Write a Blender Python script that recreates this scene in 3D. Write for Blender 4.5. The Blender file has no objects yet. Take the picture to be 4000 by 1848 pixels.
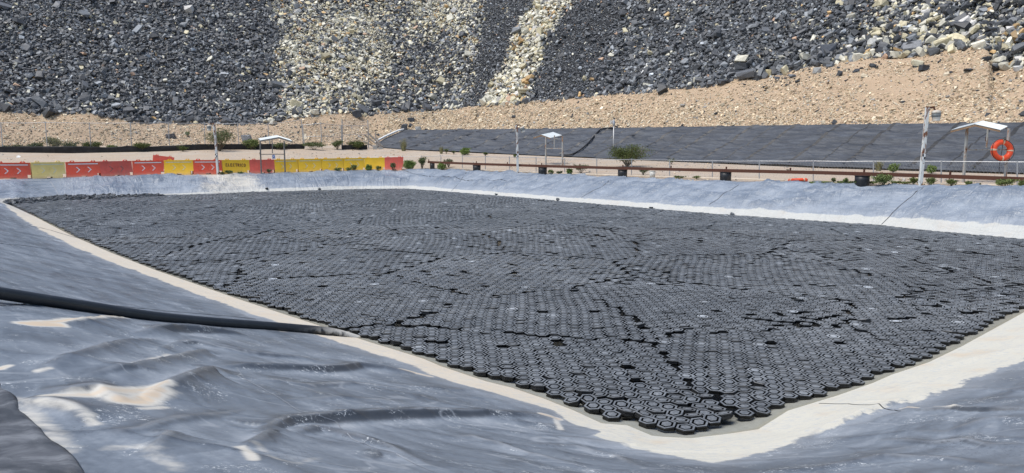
import bpy, bmesh, math, random
import numpy as np
from mathutils import Vector, Matrix

random.seed(7)
rng = np.random.default_rng(7)
SC = bpy.context.scene
COL = SC.collection
PI = math.pi
R = math.radians

# ------------------------------------------------------------------ camera, sky, sun, exposure
FPX = 2950.0                      # focal length in pixels of the 4000 px wide photograph
HOR = 570.0                       # row of the horizon in the photograph
CAMZ = 3.0                        # eye height over the water
PITCH = math.atan((924 - HOR) / FPX)
cam = bpy.data.objects.new('camera', bpy.data.cameras.new('camera'))
COL.objects.link(cam)
cam.location = (0, 0, CAMZ)
cam.rotation_euler = (PI / 2 - PITCH, 0, 0)
cam.data.sensor_width = 36
cam.data.lens = 36 * FPX / 4000
cam.data.clip_start = 0.1
cam.data.clip_end = 2000
SC.camera = cam

W = bpy.data.worlds.new('World')
SC.world = W
W.use_nodes = True
nt = W.node_tree
nt.nodes.clear()
wo = nt.nodes.new('ShaderNodeOutputWorld')
bg = nt.nodes.new('ShaderNodeBackground')
sk = nt.nodes.new('ShaderNodeTexSky')
sk.sky_type = 'NISHITA'
sk.sun_disc = False
SUN_EL, SUN_AZ = R(66), R(246)    # high sun behind and to the left of the camera, behind thin cloud
sk.sun_elevation = SUN_EL
sk.sun_rotation = SUN_AZ
sk.dust_density = 1.0
sk.air_density = 1.0
sk.ozone_density = 1.0
bg.inputs['Strength'].default_value = 0.105
nt.links.new(sk.outputs[0], bg.inputs[0])
nt.links.new(bg.outputs[0], wo.inputs[0])
sl = bpy.data.lights.new('sun', 'SUN')
sl.energy = 2.3
sl.angle = R(35)
sl.color = (1.0, 0.95, 0.87)
sun = bpy.data.objects.new('sun', sl)
COL.objects.link(sun)
sdir = Vector((math.sin(SUN_AZ) * math.cos(SUN_EL), math.cos(SUN_AZ) * math.cos(SUN_EL), math.sin(SUN_EL)))
sun.rotation_euler = sdir.to_track_quat('Z', 'Y').to_euler()
sun.location = (0, 0, 60)
vs = SC.view_settings
vs.view_transform = 'Standard'
vs.look = 'None'
vs.exposure = 0.70
vs.gamma = 1
vs.use_curve_mapping = False
SC.cycles.max_bounces = 6
SC.cycles.diffuse_bounces = 3
SC.cycles.transparent_max_bounces = 8

# ------------------------------------------------------------------ pixel -> world
CP, SP = math.cos(PITCH), math.sin(PITCH)
def ray(u, v):
    a = (np.asarray(u, float) - 2000) / FPX
    b = (np.asarray(v, float) - 924) / FPX
    return a, CP - b * SP, -SP - b * CP
def at_z(u, v, z):
    dx, dy, dz = ray(u, v)
    t = (z - CAMZ) / dz
    return dx * t, dy * t, np.zeros_like(dx * t) + z
def at_Y(u, v, Y):
    dx, dy, dz = ray(u, v)
    t = Y / dy
    return dx * t, dy * t, CAMZ + dz * t
def proj(x, y, z):
    zc = y * CP - (z - CAMZ) * SP
    yc = y * SP + (z - CAMZ) * CP
    return 2000 + FPX * x / zc, 924 - FPX * yc / zc

# ------------------------------------------------------------------ numpy noise
def vnoise(x, y, seed=0):
    x = np.asarray(x, float); y = np.asarray(y, float)
    xi = np.floor(x).astype(np.int64); yi = np.floor(y).astype(np.int64)
    fx = x - xi; fy = y - yi
    fx = fx * fx * fx * (fx * (fx * 6 - 15) + 10); fy = fy * fy * fy * (fy * (fy * 6 - 15) + 10)
    def h(a, b):
        n = (a * 374761393 + b * 668265263 + seed * 974634777) & 0xFFFFFFFF
        n = ((n ^ (n >> 13)) * 1274126177) & 0xFFFFFFFF
        n = n ^ (n >> 16)
        return (n & 0xFFFF) / 32767.5 - 1.0
    return (h(xi, yi) * (1 - fx) + h(xi + 1, yi) * fx) * (1 - fy) + (h(xi, yi + 1) * (1 - fx) + h(xi + 1, yi + 1) * fx) * fy
def fbm(x, y, seed=0, octv=4):
    s = 0; a = 0.5
    for k in range(octv):
        s = s + a * vnoise(x, y, seed + k * 17)
        x = x * 2.03 + 11.3; y = y * 2.03 - 7.1; a *= 0.5
    return s
def sstep(a, b, x):
    t = np.clip((x - a) / (b - a), 0, 1)
    return t * t * (3 - 2 * t)

# ------------------------------------------------------------------ object helpers
def tag(o, label=None, cat=None, group=None, kind=None):
    if label: o['label'] = label
    if cat: o['category'] = cat
    if group: o['group'] = group
    if kind: o['kind'] = kind
    return o
def empty(name, loc=(0, 0, 0), rz=0.0):
    o = bpy.data.objects.new(name, None)
    COL.objects.link(o)
    o.location = loc
    o.rotation_euler = (0, 0, rz)
    o.empty_display_size = 0.2
    return o
def np_mesh(name, V, faces_idx, loop_tot, mat=None, parent=None, smooth=False, attrs=None, col=None, link=True):
    """V (n,3); faces_idx flat loop indices; loop_tot per-face count"""
    me = bpy.data.meshes.new(name)
    V = np.ascontiguousarray(V, dtype=np.float32)
    fi = np.ascontiguousarray(faces_idx, dtype=np.int32).ravel()
    lt = np.ascontiguousarray(loop_tot, dtype=np.int32)
    me.vertices.add(len(V)); me.vertices.foreach_set('co', V.ravel())
    me.loops.add(len(fi)); me.loops.foreach_set('vertex_index', fi)
    ls = np.zeros(len(lt), np.int32); ls[1:] = np.cumsum(lt)[:-1]
    me.polygons.add(len(lt)); me.polygons.foreach_set('loop_start', ls)
    me.polygons.foreach_set('use_smooth', np.full(len(lt), bool(smooth)))
    me.update(calc_edges=True)
    for k, a in (attrs or {}).items():
        at = me.attributes.new(k, 'FLOAT', 'POINT')
        at.data.foreach_set('value', np.ascontiguousarray(a, np.float32).ravel())
    if col is not None:
        at = me.attributes.new('Col', 'FLOAT_COLOR', 'POINT')
        c4 = np.ones((len(V), 4), np.float32); c4[:, :3] = col
        at.data.foreach_set('color', c4.ravel())
    if mat: me.materials.append(mat)
    if not link: return me
    o = bpy.data.objects.new(name, me)
    COL.objects.link(o)
    if parent is not None: o.parent = parent
    return o
class MB:
    """collects boxes, prisms, tubes into one mesh"""
    def __init__(s): s.v = []; s.f = []
    def add(s, vs_, fs):
        b = len(s.v)
        s.v += [tuple(map(float, p)) for p in vs_]
        s.f += [tuple(b + i for i in f) for f in fs]
        return s
    def box(s, x0, x1, y0, y1, z0, z1):
        return s.add([(x0, y0, z0), (x1, y0, z0), (x1, y1, z0), (x0, y1, z0), (x0, y0, z1), (x1, y0, z1), (x1, y1, z1), (x0, y1, z1)],
                     [(3, 2, 1, 0), (4, 5, 6, 7), (0, 1, 5, 4), (1, 2, 6, 5), (2, 3, 7, 6), (3, 0, 4, 7)])
    def tube(s, pts, r, n=8, cap=True, sq=False):
        P = [Vector(p) for p in pts]
        rr = r if hasattr(r, '__len__') else [r] * len(P)
        rings = []
        up = Vector((0, 0, 1))
        for i, p in enumerate(P):
            d = (P[min(i + 1, len(P) - 1)] - P[max(i - 1, 0)]).normalized()
            a = d.cross(up)
            if a.length < 1e-3: a = d.cross(Vector((0, 1, 0)))
            a.normalize(); b = a.cross(d).normalized()
            off = PI / 4 if sq else 0
            rings.append([p + (a * math.cos(2 * PI * k / n + off) + b * math.sin(2 * PI * k / n + off)) * rr[i] for k in range(n)])
        vs_ = [q for g in rings for q in g]
        fs = []
        for i in range(len(P) - 1):
            for k in range(n):
                k2 = (k + 1) % n
                fs.append((i * n + k, (i + 1) * n + k, (i + 1) * n + k2, i * n + k2))
        if cap:
            fs.append(tuple(range(n)))
            fs.append(tuple((len(P) - 1) * n + k for k in reversed(range(n))))
        return s.add(vs_, fs)
    def bar(s, a, b, w): return s.tube([a, b], w * 0.7071, 4, True, True)
    def lathe(s, prof, n=20, cx=0, cy=0):
        vs_ = []; fs = []
        for r_, z in prof:
            for k in range(n): vs_.append((cx + r_ * math.cos(2 * PI * k / n), cy + r_ * math.sin(2 * PI * k / n), z))
        for i in range(len(prof) - 1):
            for k in range(n):
                k2 = (k + 1) % n
                fs.append((i * n + k, i * n + k2, (i + 1) * n + k2, (i + 1) * n + k))
        fs.append(tuple(reversed(range(n)))); fs.append(tuple((len(prof) - 1) * n + k for k in range(n)))
        return s.add(vs_, fs)
    def quad(s, a, b, c, d): return s.add([a, b, c, d], [(0, 1, 2, 3)])
    def mesh(s, name, mat, smooth=False):
        me = bpy.data.meshes.new(name)
        me.from_pydata(s.v, [], s.f)
        if mat: me.materials.append(mat)
        if smooth: me.polygons.foreach_set('use_smooth', [True] * len(me.polygons))
        me.update()
        return me
    def build(s, name, mat, parent=None, smooth=False, bevel=0):
        o = bpy.data.objects.new(name, s.mesh(name, mat, smooth))
        COL.objects.link(o)
        if parent is not None: o.parent = parent
        if bevel:
            m = o.modifiers.new('bevel', 'BEVEL'); m.width = bevel; m.segments = 2; m.limit_method = 'ANGLE'
        return o

# ------------------------------------------------------------------ materials
class NT:
    def __init__(s, name):
        s.m = bpy.data.materials.new(name); s.m.use_nodes = True
        s.t = s.m.node_tree; s.t.nodes.clear()
        s.out = s.t.nodes.new('ShaderNodeOutputMaterial')
        s.p = s.t.nodes.new('ShaderNodeBsdfPrincipled')
        s.L(s.p.outputs[0], s.out.inputs[0])
    def N(s, k, **kw):
        n = s.t.nodes.new('ShaderNode' + k)
        for a, b in kw.items(): setattr(n, a, b)
        return n
    def L(s, a, b): s.t.links.new(a, b)
    def val(s, sock, x):
        if hasattr(x, 'links') or isinstance(x, bpy.types.NodeSocket): s.L(x, sock)
        elif isinstance(x, (tuple, list)): sock.default_value = (*x, 1) if len(x) == 3 and len(sock.default_value) == 4 else x
        else: sock.default_value = x
    def math(s, op, a, b=0.0, clamp=False):
        n = s.N('Math', operation=op, use_clamp=clamp); s.val(n.inputs[0], a); s.val(n.inputs[1], b); return n.outputs[0]
    def pos(s): return s.N('NewGeometry').outputs['Position']
    def obj(s): return s.N('TexCoord').outputs['Object']
    def mapv(s, vec, scale=(1, 1, 1), rot=(0, 0, 0), loc=(0, 0, 0)):
        n = s.N('Mapping'); s.L(vec, n.inputs[0])
        n.inputs['Scale'].default_value = scale; n.inputs['Rotation'].default_value = rot; n.inputs['Location'].default_value = loc
        return n.outputs[0]
    def noise(s, vec, scale, detail=4, rough=0.55, dist=0.0):
        n = s.N('TexNoise'); s.L(vec, n.inputs['Vector'])
        n.inputs['Scale'].default_value = scale; n.inputs['Detail'].default_value = detail
        n.inputs['Roughness'].default_value = rough; n.inputs['Distortion'].default_value = dist
        return n.outputs['Fac']
    def vor(s, vec, scale, feature='F1', out='Distance', rnd=1.0):
        n = s.N('TexVoronoi', feature=feature); s.L(vec, n.inputs['Vector'])
        n.inputs['Scale'].default_value = scale
        n.inputs['Randomness'].default_value = rnd
        return n.outputs[out]
    def ramp(s, fac, stops):
        n = s.N('ValToRGB'); s.L(fac, n.inputs[0]); e = n.color_ramp.elements
        while len(e) < len(stops): e.new(0.5)
        for i, (p, c) in enumerate(stops):
            e[i].position = p; e[i].color = (*c, 1) if hasattr(c, '__len__') else (c, c, c, 1)
        return n.outputs[0]
    def mix(s, fac, a, b, blend='MIX'):
        n = s.N('Mix', data_type='RGBA', blend_type=blend)
        s.val(n.inputs['Factor'], fac); s.val(n.inputs['A'], a) if False else None
        ia = [i for i in n.inputs if i.name == 'A' and i.type == 'RGBA'][0]; ib = [i for i in n.inputs if i.name == 'B' and i.type == 'RGBA'][0]
        s.val(n.inputs[0], fac); s.val(ia, a); s.val(ib, b)
        return [o for o in n.outputs if o.type == 'RGBA'][0]
    def attr(s, name, out='Fac'):
        n = s.N('Attribute', attribute_name=name); return n.outputs[out]
    def mrange(s, x, a, b, c=0.0, d=1.0, smooth=True):
        n = s.N('MapRange', interpolation_type='SMOOTHSTEP' if smooth else 'LINEAR')
        s.val(n.inputs[0], x); s.val(n.inputs[1], a); s.val(n.inputs[2], b); n.inputs[3].default_value = c; n.inputs[4].default_value = d
        return n.outputs[0]
    def bump(s, h, strength=0.3, dist=0.02, prev=None):
        n = s.N('Bump'); s.L(h, n.inputs['Height']); n.inputs['Strength'].default_value = strength; n.inputs['Distance'].default_value = dist
        if prev is not None: s.L(prev, n.inputs['Normal'])
        return n.outputs[0]
    def fin(s, color=None, rough=0.6, normal=None, metal=0.0, spec=0.5):
        if color is not None: s.val(s.p.inputs['Base Color'], color)
        s.val(s.p.inputs['Roughness'], rough); s.val(s.p.inputs['Metallic'], metal)
        s.p.inputs['Specular IOR Level'].default_value = spec
        if normal is not None: s.L(normal, s.p.inputs['Normal'])
        return s.m
def mat_flat(name, c, rough=0.6, var=0.25, scale=6.0, metal=0.0, spec=0.5, dirt=None, dirt_amt=0.4, bump=0.1, foot=0.0):
    t = NT(name); v = t.obj()
    n = t.noise(v, scale, 5)
    f = t.ramp(n, [(0.3, 1 - var), (0.7, 1 + var * 0.4)])
    col = t.mix(1.0, c, f, 'MULTIPLY')
    if dirt is not None:
        d = t.mrange(t.noise(t.mapv(v, (1, 1, 0.5)), scale * 0.6, 6, 0.65), 0.48, 0.66, 0, dirt_amt)
        col = t.mix(d, col, dirt)
    if foot:
        sz = t.N('SeparateXYZ'); t.L(v, sz.inputs[0])
        hz = t.math('ADD', sz.outputs[2], t.math('MULTIPLY', t.noise(v, 4, 5, 0.7), 0.45))
        col = t.mix(t.mrange(hz, 0.50, 0.16, 0, foot), col, (0.46, 0.33, 0.23))
        sp = t.mrange(t.noise(t.mapv(v, (1.5, 1, .5)), 11, 5, 0.75), 0.57, 0.66, 0, foot * .5)
        col = t.mix(sp, col, (0.45, 0.33, 0.24))
    nm = t.bump(t.noise(v, scale * 8, 3), bump, 0.01)
    return t.fin(col, rough, nm, metal, spec)
def mat_col(name, rough=0.8, var=0.3, scale=9.0, bump=0.25, bdist=0.03, spec=0.35):
    """colour of each piece from its own attribute, broken up by noise"""
    t = NT(name); p = t.pos()
    n = t.noise(p, scale, 5, 0.6)
    f = t.ramp(n, [(0.25, 1 - var), (0.75, 1 + var)])
    col = t.mix(1.0, t.attr('Col', 'Color'), f, 'MULTIPLY')
    nm = t.bump(t.noise(p, scale * 2.5, 4, 0.6), bump, bdist)
    return t.fin(col, rough, nm, 0, spec)

M = {}
M['rock'] = mat_col('rock_surface', 0.6, 0.3, 5.0, 0.45, 0.04, 0.5)
M['gravel'] = mat_col('tan_gravel', 0.9, 0.3, 14.0, 0.3, 0.03, 0.2)
def tile_mat():
    t = NT('black_plastic_tile'); p = t.pos()
    n = t.noise(p, 30, 4, 0.6); big = t.noise(p, 0.35, 3)
    c = t.mix(t.mrange(n, 0.35, 0.75, 0, 1), (0.108, 0.116, 0.123), (0.19, 0.20, 0.209))
    c = t.mix(t.mrange(big, 0.4, 0.7, 0, 0.35), c, (0.25, 0.262, 0.27))
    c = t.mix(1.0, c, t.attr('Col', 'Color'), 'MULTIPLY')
    spots = t.mrange(t.noise(p, 60, 2), 0.74, 0.80, 0, 0.5)
    c = t.mix(spots, c, (0.4, 0.4, 0.4))
    return t.fin(c, t.mrange(n, 0.3, 0.8, 0.36, 0.55), t.bump(n, 0.15, 0.004), 0, 0.5)
M['tile'] = tile_mat()
def liner_mat():
    t = NT('dusty_black_liner'); p = t.pos()
    dist, band, pool, hol, along = [t.attr(k) for k in ('dist', 'band', 'pool', 'hollow', 'along')]
    # film of dust, in streaks and smears
    cx = t.N('CombineXYZ'); t.L(along, cx.inputs[0]); t.L(dist, cx.inputs[1])
    sd = cx.outputs[0]
    st = t.noise(t.mapv(sd, (0.55, 2.4, 1)), 1.5, 7, 0.58, 0.2)
    sm = t.noise(t.mapv(p, (0.5, 1.6, 1.2), (0, 0, 0.15)), 0.9, 6, 0.55, 0.35)
    fine = t.noise(p, 22, 6, 0.7)
    f = t.math('ADD', t.math('MULTIPLY', st, 0.40), t.math('ADD', t.math('MULTIPLY', sm, 0.36), t.math('MULTIPLY', fine, 0.24)))
    f = t.math('ADD', f, t.math('MULTIPLY', hol, 0.20))
    c = t.ramp(f, [(0.32, (0.062, 0.070, 0.082)), (0.45, (0.112, 0.129, 0.152)), (0.55, (0.165, 0.189, 0.220)), (0.66, (0.25, 0.277, 0.31)), (0.8, (0.40, 0.42, 0.44))])
    c = t.mix(t.math('MULTIPLY', t.attr('crest'), 0.42), c, (0.40, 0.42, 0.44))
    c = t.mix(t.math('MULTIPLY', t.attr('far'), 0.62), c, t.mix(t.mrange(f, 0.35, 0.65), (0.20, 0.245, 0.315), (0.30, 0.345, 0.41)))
    # shade of the steep fold faces put into the colour as near-black
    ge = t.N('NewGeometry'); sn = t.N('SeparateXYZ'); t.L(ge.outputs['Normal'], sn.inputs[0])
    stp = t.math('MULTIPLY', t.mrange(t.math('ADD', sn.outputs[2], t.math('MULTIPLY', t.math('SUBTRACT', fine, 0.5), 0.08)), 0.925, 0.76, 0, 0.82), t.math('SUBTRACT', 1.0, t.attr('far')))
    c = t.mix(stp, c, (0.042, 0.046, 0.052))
    def lines(vec, sc, width, seed):
        q = t.noise(t.mapv(vec, (0.5, 1.3, 1), (0, 0, seed * .7), (seed, seed * 2, 0)), sc, 3, 0.45, 0.4)
        return t.math('SUBTRACT', 1.0, t.math('MULTIPLY', t.math('ABSOLUTE', t.math('SUBTRACT', q, 0.5)), width), True)
    lm = t.mrange(t.noise(p, 0.9, 3), 0.45, 0.6)
    ln = t.math('MULTIPLY', t.math('MAXIMUM', lines(p, 0.55, 150, 1.0), lines(p, 0.8, 110, 2.3)), lm)
    c = t.mix(t.math('MULTIPLY', ln, 0.45), c, (0.38, 0.40, 0.42))
    # scuffs and little prints
    msk = t.mrange(t.noise(p, 2.3, 4, 0.65), 0.55, 0.60)
    pr = t.mrange(t.noise(t.mapv(p, (1, 1.5, 1)), 26, 3, 0.75, 1.2), 0.57, 0.62)
    c = t.mix(t.math('MULTIPLY', t.math('MULTIPLY', msk, pr), 0.85), c, (0.58, 0.60, 0.60))
    pr2 = t.mrange(t.noise(t.mapv(p, (1, 1.4, 1), loc=(4, 2, 0)), 34, 3, 0.7, 1.0), 0.57, 0.63)
    msk2 = t.mrange(t.noise(p, 1.3, 3, 0.6), 0.52, 0.62)
    c = t.mix(t.math('MULTIPLY', t.math('MULTIPLY', msk2, pr2), 0.6), c, (0.035, 0.036, 0.04))
    # silt pools
    pn = t.math('ADD', pool, t.math('MULTIPLY', t.math('SUBTRACT', t.noise(t.mapv(p, (0.6, 1.4, 1)), 7, 6, 0.65, 0.5), 0.5), 0.9))
    c = t.mix(t.mrange(pn, 0.25, 0.80, 0, 0.9), c, (0.60, 0.565, 0.49))
    c = t.mix(t.mrange(pn, 0.75, 1.15, 0, 0.85), c, (0.58, 0.45, 0.31))
    # pale silt band left by the water
    w = t.math('ADD', t.math('MULTIPLY', t.math('SUBTRACT', t.noise(sd, 1.5, 6, 0.68), 0.5), 0.8), t.math('MULTIPLY', t.math('SUBTRACT', t.noise(p, 9, 5, 0.65), 0.5), 0.12))
    mdist = t.attr('mdist')
    edge = t.math('SUBTRACT', t.math('MULTIPLY', band, t.math('ADD', 1.0, w)), mdist)
    bm = t.mrange(edge, -0.015, 0.05)
    halo = t.mrange(edge, -0.5, 0.03, 0, 0.3)
    c = t.mix(halo, c, (0.42, 0.44, 0.46))
    scr = t.noise(t.mapv(p, (1, 2.5, 1)), 9, 7, 0.75)
    silt = t.mix(t.mrange(t.noise(p, 1.2, 4), 0.52, 0.72), (0.55, 0.525, 0.445), (0.54, 0.46, 0.35))
    silt = t.mix(t.math('MULTIPLY', t.attr('warm'), 0.75), silt, t.mix(t.noise(p, 2.5, 4), (0.60, 0.54, 0.44), (0.56, 0.455, 0.335)))
    silt = t.mix(t.mrange(scr, 0.50, 0.62, 0, 0.6), silt, (0.40, 0.42, 0.43))
    silt = t.mix(t.mrange(t.noise(p, 45, 4, 0.8), 0.55, 0.68, 0, 0.45), silt, (0.36, 0.36, 0.35))
    tide = t.noise(t.mapv(sd, (0.25, 9, 1)), 2.0, 4, 0.6, 0.3)
    silt = t.mix(t.mrange(tide, 0.55, 0.66, 0, 0.4), silt, (0.46, 0.44, 0.39))
    sx = t.N('SeparateXYZ'); t.L(p, sx.inputs[0])
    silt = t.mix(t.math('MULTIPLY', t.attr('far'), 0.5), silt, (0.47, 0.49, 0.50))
    c = t.mix(t.math('MULTIPLY', bm, t.mrange(scr, 0.28, 0.42, 0.75, 1.0)), c, silt)
    # under water: wet grey sediment then black
    wet = t.mrange(sx.outputs[2], 0.004, -0.02)
    wc = t.mix(t.mrange(sx.outputs[2], -0.03, -0.16), t.mix(t.noise(p, 14, 5), (0.62, 0.62, 0.60), (0.42, 0.415, 0.39)), (0.02, 0.02, 0.02))
    c = t.mix(wet, c, wc)
    h = t.noise(t.mapv(sd, (0.6, 2.2, 1)), 2.6, 6, 0.55, 0.5)
    fr_ = t.noise(t.mapv(sd, (1.5, 0.45, 1), (0, 0, 0.55)), 1.1, 5, 0.6, 0.8)
    rdg = t.math('SUBTRACT', 1.0, t.math('MULTIPLY', t.math('ABSOLUTE', t.math('SUBTRACT', fr_, 0.5)), 7.0), True)
    fr2 = t.noise(t.mapv(sd, (0.35, 1.8, 1), (0, 0, -0.12)), 0.9, 4, 0.6, 0.6)
    rd2 = t.math('SUBTRACT', 1.0, t.math('MULTIPLY', t.math('ABSOLUTE', t.math('SUBTRACT', fr2, 0.5)), 9.0), True)
    hf = t.math('MULTIPLY', t.math('ADD', rdg, t.math('MULTIPLY', rd2, 0.8)), t.attr('far'))
    nm = t.bump(h, 0.05, 0.015)
    nm = t.bump(hf, 0.42, 0.09, nm)
    nm = t.bump(t.noise(t.mapv(p, (0.8, 2, 1.2)), 9, 5, 0.6, 0.8), 0.10, 0.008, nm)
    rough = t.mix(bm, t.mrange(f, 0.36, 0.66, 0.36, 0.6), (0.85, 0.85, 0.85))
    return t.fin(c, rough, nm, 0, 0.5)
M['liner'] = liner_mat()
def berm_mat():
    t = NT('black_berm_sheet'); p = t.pos()
    n = t.noise(t.mapv(p, (0.5, 0.5, 4.5)), 1.1, 7, 0.68, 0.7)
    c = t.ramp(n, [(0.36, (0.036, 0.041, 0.050)), (0.5, (0.054, 0.060, 0.072)), (0.64, (0.083, 0.092, 0.107))])
    c = t.mix(t.mrange(t.noise(p, 25, 5, 0.7), 0.5, 0.8, 0, 0.4), c, (0.12, 0.125, 0.135))
    nm = t.bump(t.noise(t.mapv(p, (0.4, 0.4, 3.2)), 1.6, 5, 0.6, 0.8), 0.8, 0.12)
    return t.fin(c, 0.6, nm, 0, 0.4)
M['berm'] = berm_mat()
def flap_mat():
    t = NT('dark_liner_sheet'); p = t.pos()
    n = t.noise(t.mapv(p, (1, 2, 1), (0, 0, 0.6)), 2.2, 7, 0.65, 0.8)
    c = t.ramp(n, [(0.38, (0.036, 0.038, 0.042)), (0.5, (0.075, 0.078, 0.085)), (0.62, (0.16, 0.166, 0.176))])
    c = t.mix(t.mrange(t.noise(p, 40, 4, 0.7), 0.66, 0.76, 0, 0.5), c, (0.3, 0.32, 0.34))
    return t.fin(c, 0.5, t.bump(n, 0.25, 0.02), 0, 0.5)
M['flap'] = flap_mat()
def soil_mat(name, c0, c1, c2, grav=(0.45, 0.40, 0.34), amt=0.6, sc=5.0):
    t = NT(name); p = t.pos()
    n = t.noise(p, 0.5, 6, 0.65); m_ = t.noise(p, 6, 6, 0.7)
    c = t.mix(t.mrange(n, 0.35, 0.65), c0, c1)
    c = t.mix(t.mrange(m_, 0.5, 0.72, 0, 0.7), c, c2)
    v = t.vor(p, sc, 'F1', 'Color'); d = t.vor(p, sc, 'F1', 'Distance')
    pm = t.math('MULTIPLY', t.mrange(d, 0.42, 0.3), t.mrange(t.noise(p, 0.9, 4, 0.6), 0.45, 0.62, 0, amt))
    c = t.mix(pm, c, t.mix(0.5, v, grav) if False else t.mix(1.0, grav, t.ramp(t.noise(p, sc * 0.9, 2), [(0.3, 0.55), (0.7, 1.25)]), 'MULTIPLY'))
    nm = t.bump(m_, 0.5, 0.06)
    nm = t.bump(d, 0.4, 0.05, nm)
    return t.fin(c, 0.95, nm, 0, 0.15)
M['ground'] = soil_mat('dry_ground', (0.43, 0.34, 0.255), (0.44, 0.375, 0.305), (0.35, 0.29, 0.235), (0.36, 0.33, 0.30), 0.75, 6)
M['tan'] = soil_mat('tan_earth', (0.45, 0.335, 0.23), (0.42, 0.31, 0.21), (0.35, 0.26, 0.175), (0.44, 0.36, 0.26), 0.5, 9)
M['darkhill'] = soil_mat('dark_rock_fines', (0.030, 0.031, 0.034), (0.036, 0.037, 0.040), (0.024, 0.025, 0.027), (0.06, 0.062, 0.066), 0.6, 7)
def water_mat():
    t = NT('pond_water'); p = t.pos()
    tr = t.N('BsdfTransparent'); tr.inputs[0].default_value = (0.78, 0.79, 0.77, 1)
    gl = t.N('BsdfGlossy'); gl.inputs['Roughness'].default_value = 0.12; gl.inputs[0].default_value = (0.5, 0.5, 0.5, 1)
    fr = t.N('Fresnel'); fr.inputs[0].default_value = 1.33
    b = t.bump(t.noise(p, 9, 3), 0.04, 0.02); t.L(b, gl.inputs['Normal']); t.L(b, fr.inputs['Normal'])
    mx = t.N('MixShader'); t.L(fr.outputs[0], mx.inputs[0]); t.L(tr.outputs[0], mx.inputs[1]); t.L(gl.outputs[0], mx.inputs[2])
    t.L(mx.outputs[0], t.out.inputs[0]); t.t.nodes.remove(t.p)
    return t.m
M['water'] = water_mat()
DUST = (0.50, 0.44, 0.36)
M['red'] = mat_flat('orange_red_plastic', (0.86, 0.105, 0.046), 0.45, 0.15, 2.0, dirt=(0.55, 0.14, 0.09), dirt_amt=0.5, foot=0.55)
M['faded_red'] = mat_flat('faded_red_plastic', (0.76, 0.125, 0.085), 0.6, 0.2, 2.5, dirt=(0.42, 0.16, 0.12), dirt_amt=0.6, foot=0.55)
M['yellow'] = mat_flat('yellow_plastic', (0.95, 0.56, 0.02), 0.45, 0.12, 2.0, dirt=(0.75, 0.46, 0.08), dirt_amt=0.5, foot=0.55)
M['pale_yellow'] = mat_flat('pale_yellow_plastic', (0.88, 0.66, 0.22), 0.55, 0.12, 2.5, dirt=(0.75, 0.62, 0.33), dirt_amt=0.5, foot=0.55)
M['white'] = mat_flat('white_paint', (0.82, 0.81, 0.78), 0.5, 0.1, 5)
M['dull_white'] = mat_flat('worn_white_paint', (0.70, 0.63, 0.40), 0.6, 0.25, 8)
M['maroon'] = mat_flat('maroon_paint', (0.13, 0.012, 0.014), 0.6, 0.2, 8)
def rust_mat(name, base, rust, lo, hi, sc=7):
    t = NT(name); v = t.obj()
    n = t.noise(t.mapv(v, (3, 3, 0.7)), sc * 0.35, 6, 0.7, 0.4)
    r2 = t.mix(t.noise(v, 20, 4), rust, tuple(x * 0.45 for x in rust))
    c = t.mix(t.mrange(n, lo, hi), base, r2)
    return t.fin(c, 0.7, t.bump(n, 0.2, 0.01), 0, 0.3)
M['rusty_white'] = rust_mat('rusty_white_steel', (0.70, 0.70, 0.66), (0.25, 0.095, 0.045), 0.50, 0.56)
M['rusty_post'] = rust_mat('rusty_grey_post', (0.36, 0.36, 0.34), (0.36, 0.17, 0.08), 0.50, 0.60)
M['rust'] = rust_mat('rust_brown_steel', (0.105, 0.044, 0.028), (0.15, 0.055, 0.032), 0.4, 0.7)
M['steel'] = mat_flat('galvanised_steel', (0.46, 0.47, 0.48), 0.45, 0.2, 12, 0.5)
M['grey_wood'] = mat_flat('grey_timber', (0.25, 0.22, 0.19), 0.8, 0.4, 6)
M['block'] = mat_flat('concrete_block', (0.42, 0.41, 0.38), 0.9, 0.2, 8)
M['roof'] = mat_flat('pale_roof_sheet', (0.46, 0.50, 0.515), 0.45, 0.12, 3, 0.1)
M['brown'] = mat_flat('brown_fascia', (0.30, 0.19, 0.11), 0.7, 0.3, 6)
M['black'] = mat_flat('black_plastic', (0.016, 0.016, 0.018), 0.45, 0.3, 6, dirt=(0.09, 0.085, 0.08), dirt_amt=0.35)
M['silt'] = mat_flat('black_silt_cloth', (0.012, 0.012, 0.014), 0.75, 0.4, 3, dirt=(0.045, 0.042, 0.04), dirt_amt=0.4)

M['orange'] = mat_flat('orange_ring_plastic', (0.83, 0.085, 0.022), 0.4, 0.1, 6)
M['rope'] = mat_flat('dark_rope', (0.04, 0.035, 0.03), 0.8, 0.2, 30)
M['tape'] = mat_flat('pale_tape', (0.75, 0.55, 0.38), 0.5, 0.2, 20)
M['blue'] = mat_flat('blue_print', (0.04, 0.10, 0.50), 0.5, 0.1, 10)
M['lamp'] = mat_flat('dusty_lamp_white', (0.62, 0.59, 0.52), 0.5, 0.25, 8, dirt=(0.35, 0.2, 0.1), dirt_amt=0.4)
M['lamp_grey'] = mat_flat('lamp_grey_ring', (0.22, 0.24, 0.24), 0.5, 0.2, 8)
M['bucket'] = mat_flat('white_bucket', (0.68, 0.65, 0.58), 0.55, 0.15, 8, dirt=DUST, dirt_amt=0.4)
M['kerb'] = mat_flat('dusty_pale_pipe', (0.58, 0.50, 0.40), 0.7, 0.2, 2)
M['stem'] = mat_flat('dry_stem', (0.16, 0.12, 0.08), 0.85, 0.3, 12)
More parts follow.
